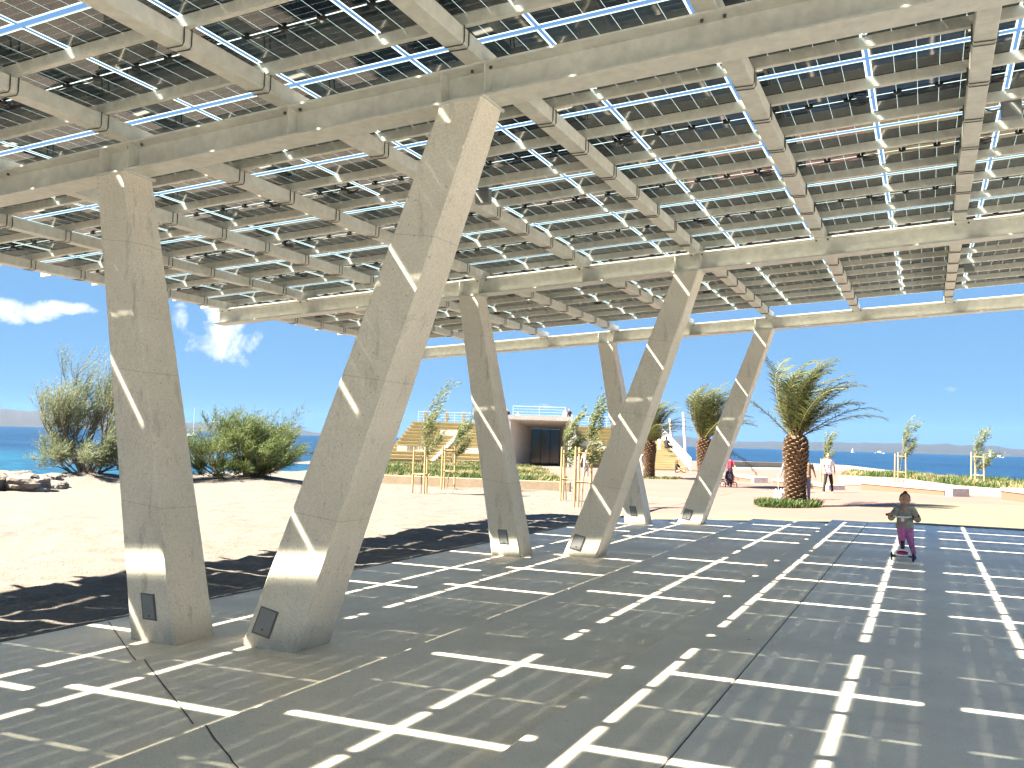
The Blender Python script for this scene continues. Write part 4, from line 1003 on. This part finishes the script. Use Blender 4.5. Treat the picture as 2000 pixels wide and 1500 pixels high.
# ------------------------------------------------------------------ people
def remesh(o, vox, sm=3):
    r = o.modifiers.new('remesh', 'REMESH'); r.mode = 'VOXEL'; r.voxel_size = vox; r.use_smooth_shade = True
    s = o.modifiers.new('smooth', 'SMOOTH'); s.iterations = sm; s.factor = .5
def part(mb, name, m, parent, vox, sm=3):
    o = mb.build(name, m, parent, smooth=True); remesh(o, vox, sm); return o
def cloth(name, col, var=.12): return mat(name, col, .85, var=var, vscale=18, bump=.25, bscale=22, bdist=.01)
def person(px, py, D, H, face, lab, top, bottom, hair=M_hair, shoe=None, pose='stand', z=None, skin=M_skin, arms=((-.1, .05), (.1, .05)), stride=.12, skirt=False, scale_w=1.0, headwear=None, vox=.014, elev=None, shortsleeve=True, bend=0.0, spr=.105):
    b0 = atD(px, py, D)
    if elev is not None: b0.z = elev
    else: b0.z = zg(b0.x)
    t_ = thing('person', lab, 'person', b0, face)
    s = H/1.75
    V = lambda x, y, z: Vector((x*s*scale_w, y*s, z*s))
    def T(v):                               # lean of the upper body
        if bend and v.z > .95*s:
            dz = v.z-.95*s; return Vector((v.x, v.y+dz*sin(bend), .95*s+dz*cos(bend)))
        return v
    body = MB(); sh = MB(); tr = MB(); hr = MB(); so = MB()
    if pose == 'sit':
        hips = V(0,0,.12); off = -.80
    sit = pose == 'sit'
    dz = -.80 if sit else 0
    U = lambda x, y, z: T(V(x, y, z)) + Vector((0,0,dz*s))
    # head, neck
    body.ball(U(0,.01,1.64), Vector((.077,.095,.115))*s, 12, 9); body.cap(U(0,.0,1.46), U(0,0,1.56), .052*s, .05*s)
    body.ball(U(0,.105,1.625), Vector((.014,.02,.018))*s, 6, 5)       # nose
    for e in (-1, 1): body.ball(U(.078*e,0,1.63), Vector((.014,.022,.03))*s, 6, 5)
    body.cap(U(0,.0,1.05), U(0,0,1.36), .09*s, .09*s); body.cap(U(-.13,0,1.38), U(.13,0,1.38), .04*s, .04*s)
    hr.ball(U(0,-.015,1.68), Vector((.086,.100,.096))*s, 12, 8)
    if headwear != 'short': hr.cap(U(0,-.06,1.62), U(0,-.07,1.48), .07*s, .05*s)
    # torso garment
    sh.cap(U(-.055,0,1.02), U(-.06,0,1.38), .125*s, .125*s); sh.cap(U(.055,0,1.02), U(.06,0,1.38), .125*s, .125*s); sh.cap(U(-.13,0,1.40), U(.13,0,1.40), .062*s, .062*s)
    sh.cap(U(-.07,0,.93), U(.07,0,.93), .13*s, .13*s)
    for i, e in enumerate((-1, 1)):
        ax, ay = arms[i]
        shd = U(.19*e,0,1.40); elb = shd+Vector((ax*s, ay*s*1.2, -.27*s)); hand = elb+Vector((ax*s*.6, ay*s*2.6, -.25*s*(1-abs(ay)*1.2)))
        body.cap(shd, elb, .045*s, .038*s); body.cap(elb, hand, .037*s, .026*s)
        body.ball(hand+Vector((0,0,-.04*s)), Vector((.018,.035,.045))*s, 8, 6)
        for f_ in range(4): body.cap(hand+Vector((0,(-.024+.016*f_)*s,-.065*s)), hand+Vector((0,(-.022+.015*f_)*s+.008*s,-(.115+.008*(1.5-abs(f_-1.5)))*s)), .008*s, .006*s, 5)
        body.cap(hand+Vector((0,.03*s,-.02*s)), hand+Vector((-.01*e*s,.052*s,-.065*s)), .009*s, .007*s, 5)
        if shortsleeve: sh.cap(shd, shd.lerp(elb, .55), .062*s, .060*s)
        else: sh.cap(shd, elb, .06*s, .052*s); sh.cap(elb, elb.lerp(hand, .92), .05*s, .042*s)
    # legs
    for e in (-1, 1):
        if sit:
            hip = V(.09*e,0,.12); knee = V(.14*e,.38,.42 if e < 0 else .20); foot = V(.12*e,.62,.06)
        else:
            hip = V(.085*e,0,.90); knee = V((.05+spr/2)*e,.05+stride*.55*e,.49); foot = V(spr*e,stride*e*1.2,.09)
        body.cap(hip, knee, .07*s, .05*s); body.cap(knee, foot, .045*s, .035*s)
        tr.cap(hip, knee, .098*s, .072*s); tr.cap(knee, foot+V(0,0,.02), .068*s, .056*s)
        so.cap(foot+V(0,-.04,-.045), foot+V(.01*e,.13,-.05), .042*s, .036*s)
    if skirt: tr.tube([V(0,0,1.0), V(0,0,.8), V(0,.02,.35)], [.15*s, .2*s, .27*s], 14)
    tr.cap(V(-.06,0,.93)+Vector((0,0,dz*s)), V(.06,0,.93)+Vector((0,0,dz*s)), .125*s, .125*s)
    part(body, 'body', skin, t_, vox*s); part(sh, 'top', top, t_, vox*s); part(tr, 'trousers' if not skirt else 'skirt', bottom, t_, vox*s); part(hr, 'hair', hair, t_, vox*s)
    part(so, 'shoes', shoe or M_black, t_, vox*s*.8)
    return t_
toCam = lambda px: math.atan2(ray(px, 900).y, ray(px, 900).x)+pi/2      # heading of local +y for someone facing the camera
white_c = cloth('white_cotton', (.78,.77,.76), .03); black_c = cloth('black_cotton', (.012,.012,.014)); jeans = cloth('blue_jeans', (.10,.16,.25)); brown_c = cloth('brown_shirt', (.22,.15,.10))
grey_c = cloth('grey_top', (.16,.17,.19)); red_c = cloth('pink_red_top', (.45,.05,.09)); dark_sk = cloth('dark_grey_cloth', (.05,.05,.07)); pale_c = cloth('pale_cloth', (.60,.57,.52)); hat_w = cloth('white_headscarf', (.75,.74,.72), .03)
white_shoe = mat('white_shoe', (.7,.7,.7), .5)
man = person(1617, 952, 42.0, 1.74, toCam(1617)+.25, 'man in white printed t-shirt and black trousers walking right of the big palm', white_c, black_c, headwear='short', shoe=white_shoe, arms=((-.09,-.05),(.07,.10)), stride=.14, vox=.012, spr=.22)
mb = MB(); mb.box((-.06,.128,1.20),(.05,.150,1.235)); mb.box((-.05,.13,1.12),(-.005,.150,1.165)); mb.box((.01,.13,1.11),(.05,.150,1.16)); mb.build('shirt_print', mat('print_ink', (.10,.08,.13), .7), man)
wl = person(1538, 952, 42.0, 1.60, toCam(1538)-.3, 'person in white headscarf and dark top, half behind the palm, holding a dog lead', grey_c, black_c, hair=hat_w, arms=((-.20,.12),(.05,.05)), stride=.05, shortsleeve=False)
person(1574, 968, 35.5, 1.66, toCam(1574)+pi, 'person in brown shirt and jeans walking away, half behind the big palm trunk', brown_c, jeans, arms=((-.05,.05),(.10,.10)), stride=.10, bend=.1)
person(1424, 931, 49.5, 1.66, toCam(1424), 'woman in a pink and red top and dark skirt behind the young cyclist', red_c, dark_sk, skirt=True, arms=((-.12,.05),(.12,.05)), shoe=black_c)
person(1144, 935, 55, 1.65, toCam(1144), 'person in pale clothes beyond the planter, between young tree stakes', pale_c, pale_c, shoe=black_c)
person(1253, 931, 57, 1.68, toCam(1253)+1.2, 'person in pale clothes standing beside the left palm', pale_c, pale_c, shoe=black_c)
person(1322, 917, 66, 1.65, toCam(1322)+1.2, 'long-haired person in black sitting on the ground at the foot of the outdoor stair', black_c, M_skin, pose='sit', elev=-.22, arms=((-.05,.2),(.05,.2)))
person(1302, 868, 73, 1.7, toCam(1302)+2.6, 'person in black bending over halfway up the outdoor stair', black_c, black_c, pose='sit', elev=zpx(873, 1302, 0)-.1, arms=((-.1,.1),(.1,.1)))
person(1288, 880, 72, 1.05, toCam(1288), 'small child in white standing on the outdoor stair', white_c, white_c, elev=atD(1288, 880, 72).z)
for (px, py, H, mt, lb) in ((990, 830, 1.7, black_c, 'person in black standing on the roof at the left corner of the porch'), (1011, 832, 1.3, white_c, 'person in white sitting on the roof above the porch'), (1104, 833, 1.6, pale_c, 'person with bare arms on the roof at the right corner of the porch'), (1111, 834, 1.55, black_c, 'darker-clothed person on the roof at the right corner of the porch')):
    person(px, py, 86, H, toCam(px), lb, mt, mt, elev=atD(px, 798 if H > 1.5 else 804, 86).z-H, vox=.03)

# dog on a lead
dog_b = atD(1521, 972, 33.0); dog_b.z = zg(dog_b.x)
dg = thing('dog', 'small fluffy white dog standing by the plants left of the big palm', 'dog', dog_b, toCam(1521)+.5)
mb = MB(); rnd = random.Random(4)
mb.ball((0,-.02,.29), (.10,.20,.11), 12, 9); mb.ball((0,.14,.30), (.095,.10,.12), 12, 9); mb.cap((0,.16,.34), (0,.22,.42), .065, .06)
mb.ball((0,.25,.46), (.068,.078,.068), 12, 9); mb.cap((0,.29,.44), (0,.345,.425), .036, .026)
for e in (-1, 1):
    mb.cap((.045*e,.20,.25), (.048*e,.20,.13), .035, .026); mb.cap((.048*e,.20,.13), (.048*e,.205,.03), .025, .022); mb.ball((.048*e,.225,.02), (.026,.036,.02), 8, 6)
    mb.cap((.055*e,-.15,.24), (.062*e,-.13,.15), .05, .034); mb.cap((.062*e,-.13,.15), (.06*e,-.19,.09), .028, .022); mb.cap((.06*e,-.19,.09), (.06*e,-.18,.02), .022, .02); mb.ball((.06*e,-.155,.02), (.024,.034,.02), 8, 6)
    mb.cap((.045*e,.24,.52), (.06*e,.235,.56), .022, .01); 
for i in range(60):
    a = rnd.uniform(0, tau); b__ = rnd.uniform(-.2, .18); mb.ball((.085*cos(a), b__, .29+.09*sin(a)), .028, 6, 5)
mb.cap((0,-.20,.34), (0,-.26,.44), .03, .035); mb.cap((0,-.26,.44), (0,-.20,.50), .035, .025)
part(mb, 'body', mat('white_fur', (.74,.72,.68), .95, var=.08, vscale=30, bump=.6, bscale=60), dg, .012, 2)
mb = MB(); mb.ball((0,.372,.432), .013, 8, 6)
for e in (-1, 1): mb.ball((.028*e,.318,.478), .009, 8, 6)
mb.build('nose_and_eyes', M_black, dg)
hp = atD(1519, 926, 41.5)
mb = MB(); n_ = 12; A = dog_b+Vector((0,0,.40)); mb.tube([A.lerp(hp, i/n_)+Vector((0,0,-.25*sin(pi*i/n_)*(1-i/n_))) for i in range(n_+1)], .006, 4)
tag(mb.build('dog_lead', mat('lead_cord', (.5,.48,.45), .7)), 'thin lead from the white dog up to the hand of the person behind the palm', 'dog lead')

# child on a balance bike
M_tyre = mat('tyre_rubber', (.02,.02,.02), .8); M_redm = mat('red_paint', (.45,.03,.02), .35); M_rim = mat('rim_metal', (.5,.5,.52), .3, metal=.7)
def torus(mb, c, R_, r, axis='x', n=24, m=8):
    c = Vector(c); b0 = len(mb.v)
    for i in range(n):
        a = tau*i/n
        for j in range(m):
            b_ = tau*j/m; rr = R_+r*cos(b_)
            v = Vector((r*sin(b_), rr*cos(a), rr*sin(a))) if axis == 'x' else Vector((rr*cos(a), r*sin(b_), rr*sin(a)))
            mb.v.append(tuple(c+v))
    for i in range(n):
        for j in range(m):
            mb.f.append((b0+i*m+j, b0+((i+1)%n)*m+j, b0+((i+1)%n)*m+(j+1)%m, b0+i*m+(j+1)%m)); mb.m.append(mb.mi)
bk = atD(1423, 940, 47.0); bk.z = zg(bk.x)
bi = thing('child_bicycle', 'small red bicycle under the young cyclist, far left of the big palm', 'bicycle', bk, toCam(1423)+.9)
for y_ in (-.34, .34):
    mb = MB(); torus(mb, (0,0,0), .17, .022); o = mb.build('wheel', M_tyre, bi, smooth=True); o.location = (0, y_, .19)
    mb = MB()
    for i in range(10): a = tau*i/10; mb.tube([(0,0,0), (0,.16*cos(a),.16*sin(a))], .003, 3)
    torus(mb, (0,0,0), .15, .008); mb.build('rim', M_rim, o)
mb = MB(); mb.tube([(0,.34,.19),(0,.27,.50),(0,.25,.60)], .016, 8); mb.tube([(0,.27,.46),(0,-.08,.40)], .018, 8); mb.tube([(0,.28,.42),(0,-.02,.22)], .018, 8); mb.tube([(0,-.02,.22),(0,-.10,.46)], .014, 8); mb.tube([(0,-.02,.22),(0,-.34,.19)], .012, 8); mb.tube([(0,-.08,.40),(0,-.34,.19)], .010, 8)
mb.build('frame', M_redm, bi, smooth=True)
mb = MB(); mb.tube([(-.22,.20,.62),(-.1,.25,.61),(.1,.25,.61),(.22,.20,.62)], .012, 8); mb.build('handlebar', M_black, bi, smooth=True)
mb = MB(); mb.ball((0,-.11,.48), (.06,.11,.025), 10, 6); mb.build('saddle', M_black, bi, smooth=True)
cy = thing('person', 'young child in dark and white clothes riding the small red bicycle', 'person', bk, toCam(1423)+.9)
b_ = MB(); b_.ball((0,.02,1.0), (.075,.085,.095), 12, 9); b_.cap((0,-.02,.86), (0,0,.93), .04, .04); b_.cap((0,-.08,.55), (0,-.02,.80), .09, .085)
tp_ = MB(); tp_.cap((-.03,-.09,.58), (-.04,-.02,.80), .095, .085); tp_.cap((.03,-.09,.58), (.04,-.02,.80), .095, .085)
tr_ = MB(); sh_ = MB(); hl = MB(); hl.ball((0,-.005,1.035), (.09,.105,.085), 12, 8)
for e in (-1, 1):
    sd_ = Vector((.12*e,0,.82)); el_ = Vector((.20*e,.10,.72)); hd_ = Vector((.20*e,.20,.63))
    b_.cap(sd_, el_, .032, .028); b_.cap(el_, hd_, .027, .02)
    for f_ in range(4): b_.cap(hd_+Vector(((-.03+.018*f_)*1,.02,.012)), hd_+Vector(((-.03+.018*f_),.035,-.02)), .009, .008, 5)
    b_.cap(hd_+Vector((-.03*e,.0,.0)), hd_+Vector((-.045*e,.02,-.02)), .009, .008, 5)
    tp_.cap(sd_, el_, .045, .04)
    hp_ = Vector((.07*e,-.08,.52)); kn_ = Vector((.10*e,.14,.42 if e > 0 else .34)); ft_ = Vector((.10*e,.06,.20 if e > 0 else .10))
    b_.cap(hp_, kn_, .05, .04); b_.cap(kn_, ft_, .035, .028); tr_.cap(hp_, kn_, .068, .052); tr_.cap(kn_, ft_, .048, .042); sh_.cap(ft_+Vector((0,-.02,-.03)), ft_+Vector((0,.09,-.035)), .03, .028)
tr_.cap((-.04,-.09,.54), (.04,-.09,.54), .085, .085)
part(b_, 'body', M_skin, cy, .009); part(tp_, 'top', cloth('navy_top', (.03,.04,.09)), cy, .01); part(tr_, 'trousers', dark_sk, cy, .01); part(sh_, 'shoes', white_shoe, cy, .009); part(hl, 'helmet', white_shoe, cy, .01)

# girl and three-wheeled scooter on the paving
gb = G(1763, 1092, 0)
fc = toCam(1763)
GS = .975
M_gskin = mat('child_skin', (.44,.25,.17), .55); M_ghair = mat('child_hair', (.02,.013,.010), .5)
M_sweat = mat('grey_green_sweatshirt', (.34,.35,.30), .9, var=.25, vscale=9, bump=.9, bscale=16, bdist=.02)
M_legg = mat('pink_patterned_leggings', (.46,.11,.34), .85, col2=(.62,.28,.52), vscale=45, detail=2)
M_croc = mat('blue_clog', (.07,.08,.26), .6)
M_mag = mat('magenta_plastic', (.30,.02,.14), .35); M_wp = mat('white_plastic', (.75,.74,.76), .35); M_pinkm = mat('pink_tube', (.55,.12,.35), .35)
sc_ = thing('kick_scooter', 'three-wheeled pink and white scooter under the girl, black handlebar grips', 'scooter', gb-Vector((cos(fc), sin(fc), 0))*0+Vector((-.005,0,0)), fc)
# local frame: +y is forward (towards the camera), +x is to the photograph's left
def wheel(x, y, r, w):
    mb = MB(); torus(mb, (0,0,0), r-.013, .014, n=28); o = mb.build('wheel', M_tyre, sc_, smooth=True); o.location = (x, y, r)
    mb = MB(); mb.tube([(-w/2,0,0),(w/2,0,0)], r*.62, 20); mb.tube([(-w/2-.004,0,0),(w/2+.004,0,0)], r*.25, 12); mb.build('rim', M_wp, o)
wheel(.155, .27, .065, .022); wheel(-.155, .27, .065, .022); wheel(0, -.27, .045, .03)
mb = MB()
ol = [(-.055,-.30),(-.075,-.10),(-.085,.10),(-.115,.20),(-.105,.27),(-.06,.315),(0,.33),(.06,.315),(.105,.27),(.115,.20),(.085,.10),(.075,-.10),(.055,-.30)]
def extr(mb, ol, z0, z1, s=1.0):
    n = len(ol); vs = [(x, y, z) for z in (z0, z1) for x, y in ol]; mb.add(vs, [tuple(reversed(range(n))), tuple(n+i for i in range(n))]+[(i, (i+1)%n, n+(i+1)%n, n+i) for i in range(n)])
extr(mb, ol, .075, .105); mb.build('deck', M_wp, sc_, bevel=.008)
mb = MB(); mb.ball((0,.255,.128), (.088,.085,.052), 16, 10); mb.build('front_guard', M_mag, sc_, smooth=True)
mb = MB(); torus(mb, (0,0,0), .095, .014, 'y', 28, 8); o = mb.build('guard_rim', M_wp, sc_, smooth=True); o.location = (0,.30,.125); o.rotation_euler = (rad(-38),0,0); o.scale = (1.12,1,.72)
mb = MB(); mb.tube([(-.155,.27,.065),(-.09,.27,.075),(.09,.27,.075),(.155,.27,.065)], .014, 8); mb.build('axle', M_black, sc_, smooth=True)
mb = MB(); mb.tube([(0,.24,.12),(0,.215,.30)], .026, 12); mb.build('steering_sleeve', M_black, sc_, smooth=True)
mb = MB(); mb.tube([(0,.215,.29),(0,.16,.645)], .017, 12); mb.build('steering_tube', M_pinkm, sc_, smooth=True)
mb = MB(); mb.box((-.022,.135,.60),(.022,.185,.685)); mb.build('clamp', M_wp, sc_, bevel=.008)
mb = MB(); mb.tube([(-.15,.15,.685),(-.06,.155,.67),(.06,.155,.67),(.15,.15,.685)], .013, 10); mb.build('handlebar', M_wp, sc_, smooth=True)
for e in (-1, 1): mb = MB(); mb.tube([(.14*e,.15,.684),(.245*e,.145,.700)], .019, 12); mb.build('grip', M_black, sc_, smooth=True)
gi = thing('person', 'little girl in grey sweatshirt and pink leggings riding the scooter in the shade', 'person', gb, fc)
b_ = MB(); s = GS
def V(x, y, z): return Vector((x*s, y*s, z*s))
# head slightly bowed, face to the camera
b_.ball(V(-.03,-.005,.965), Vector((.079,.088,.098))*s, 18, 14); b_.ball(V(-.03,.045,.93), Vector((.055,.045,.055))*s, 14, 10)
b_.cap(V(-.03,-.03,.83), V(-.03,-.02,.89), .038*s, .038*s)
b_.ball(V(-.03,.088,.950), Vector((.012,.016,.014))*s, 8, 6); b_.cap(V(-.045,.078,.914), V(-.015,.078,.914), .009*s, .009*s, 8)
for e in (-1, 1): b_.ball(V(-.03+.080*e,-.01,.955), Vector((.012,.020,.026))*s, 8, 6); b_.ball(V(-.03+.04*e,.062,.935), Vector((.022,.02,.02))*s, 8, 6)
b_.cap(V(-.03,-.05,.58), V(-.03,-.03,.79), .085*s, .08*s)
tp_ = MB(); tp_.cap(V(-.07,-.03,.60), V(-.07,-.03,.755), .088*s, .078*s); tp_.cap(V(.01,-.03,.60), V(.01,-.03,.755), .088*s, .078*s); tp_.cap(V(-.115,-.03,.79), V(.055,-.03,.79), .048*s, .048*s); tp_.cap(V(-.10,-.03,.535), V(.04,-.03,.535), .075*s, .075*s)
tp_.cap(V(-.03,-.035,.80), V(-.03,-.025,.845), .062*s, .050*s); tp_.cap(V(-.03,-.01,.70), V(-.03,-.015,.79), .085*s, .062*s)
tr_ = MB(); sho = MB(); hr = MB()
for e in (-1, 1):
    sd_ = V(-.03+.125*e,-.03,.785); el_ = V(-.03+.19*e,-.02,.655) if e < 0 else V(-.03+.205*e,-.03,.66)
    hd_ = Vector((.185*e,.145,.700))
    b_.cap(sd_, el_, .03, .026); b_.cap(el_, hd_+Vector((0,-.03,.0)), .025, .018)
    b_.ball(hd_+Vector((0,-.012,.012)), (.034,.024,.016), 10, 7)
    for f_ in range(4):     # fingers closed over the grip
        fx = (-.026+.017*f_); ln_ = (.9, 1.0, .97, .8)[f_]
        k0 = hd_+Vector((fx,.008,.020)); k1 = hd_+Vector((fx,.026*ln_,.008)); k2 = hd_+Vector((fx,.024*ln_,-.016)); b_.cap(k0, k1, .0078, .0072, 6); b_.cap(k1, k2, .0072, .006, 6)
    b_.cap(hd_+Vector((-.034*e,-.014,.006)), hd_+Vector((-.038*e,-.002,-.020)), .0085, .007, 6)
    tp_.cap(sd_, el_, .056, .056); tp_.cap(el_, el_.lerp(hd_, .78), .054, .036)
# standing leg on the deck, other foot on the ground at the photograph's right
legs = [(V(.02,-.03,.47), V(.015,.0,.27), Vector((0,-.02,.135))), (V(-.095,-.03,.47), V(-.125,-.02,.26), Vector((-.165,-.07,.055)))]
for hp_, kn_, ft_ in legs:
    b_.cap(hp_, kn_, .052, .04); b_.cap(kn_, ft_, .036, .026); tr_.cap(hp_, kn_, .070, .052); tr_.cap(kn_, ft_+Vector((0,0,.05)), .049, .037)
    sho.cap(ft_+Vector((0,-.03,-.012)), ft_+Vector((0,.075,-.018)), .034, .037, 10)
tr_.cap(V(-.075,-.04,.50), V(.005,-.04,.50), .078*s, .078*s)
hr.ball(V(-.03,-.03,.990), Vector((.086,.088,.088))*s, 16, 12); hr.ball(V(-.035,-.055,1.075), Vector((.034,.034,.028))*s, 12, 8); hr.ball(V(-.03,-.055,.93), Vector((.076,.055,.075))*s, 12, 10)
part(b_, 'body', M_gskin, gi, .0058, 2); part(tp_, 'sweatshirt', M_sweat, gi, .008, 3); part(tr_, 'leggings', M_legg, gi, .008, 3); part(sho, 'shoes', M_croc, gi, .007, 2); part(hr, 'hair', M_ghair, gi, .007, 2)
mb = MB()
for e in (-1, 1): mb.ball(V(-.03+.031*e,.076,.962), Vector((.012,.006,.006))*s, 8, 6)
mb.build('eyes', M_black, gi)
mb = MB(); mb.ball(V(-.03,.0825,.912), Vector((.017,.004,.006))*s, 8, 6); mb.build('mouth', mat('lips', (.30,.09,.07), .5), gi)

# ------------------------------------------------------------------ boats
M_boat = mat('white_boat_paint', (.8,.8,.8), .4); M_sail = mat('sailcloth', (.8,.8,.78), .8)
def boat(px, D, L_, mast, lab, sail=False):
    q_ = atD(px, 890, D); t_ = thing('sailing_boat' if mast else 'motor_boat', lab, 'boat', (q_.x, q_.y, -2.2), toCam(px)+1.3)
    mb = MB(); n = 8; vs = []
    for i in range(n+1):
        k = i/n; y = (k-.5)*L_; w = L_*.15*sin(pi*min(1, .25+k*.78))**.8 if i < n else .02; w = max(w, .02)
        vs += [(-w, y, L_*.10), (-w*.55, y, -.2), (w*.55, y, -.2), (w, y, L_*.10)]
    mb.add(vs, [(4*i+j, 4*i+4+j, 4*i+5+j, 4*i+1+j) for i in range(n) for j in range(3)]+[(4*i+3, 4*i+7, 4*i+4, 4*i) for i in range(n)]+[(0,1,2,3)]); mb.build('hull', M_boat, t_)
    mb = MB(); mb.box((-L_*.08,-L_*.18,L_*.102),(L_*.08,L_*.15,L_*(.17 if mast else .26))); mb.build('cabin', M_boat, t_, bevel=.05)
    if mast: mb = MB(); mb.tube([(0,L_*.08,L_*.1),(0,L_*.08,mast)], .06*L_/10, 6); mb.build('mast', M_rail, t_)
    if sail: mb = MB(); mb.add([(0.02,L_*.07,L_*.2),(.02,-L_*.4,L_*.2),(.02,L_*.07,mast*.95),(-.02,L_*.07,L_*.2),(-.02,-L_*.4,L_*.2),(-.02,L_*.07,mast*.95)], [(0,1,2),(3,5,4),(0,2,5,3),(0,3,4,1),(1,4,5,2)]); mb.build('sail', M_sail, t_)
boat(1718, 2200, 20, 0, 'white motor boat far out on the sea, left of the right-hand young trees')
boat(1665, 2600, 9, 12, 'tiny sailing boat on the horizon right of the man in the white shirt', True)
boat(1934, 1900, 8, 14, 'sailing boat with raised sail on the horizon, second from the right', True)
boat(1952, 1900, 14, 0, 'white motor boat on the horizon nearest the right edge')
boat(371, 520, 15, 16.5, 'sailing boat behind the bush, only its bare mast showing')

# ------------------------------------------------------------------ sea haze
hz = bpy.data.materials.new('sea_haze'); hz.use_nodes = True; t = hz.node_tree; t.nodes.clear()
ho = t.nodes.new('ShaderNodeOutputMaterial'); pv = t.nodes.new('ShaderNodeVolumePrincipled'); t.links.new(pv.outputs[0], ho.inputs['Volume'])
pv.inputs['Color'].default_value = (.26,.50,1,1); pv.inputs['Density'].default_value = 1.5e-5; pv.inputs['Anisotropy'].default_value = 0
o = MB().box((-16500,-700,-6),(16500,15600,420)).build('haze', hz); tag(o, kind='stuff')
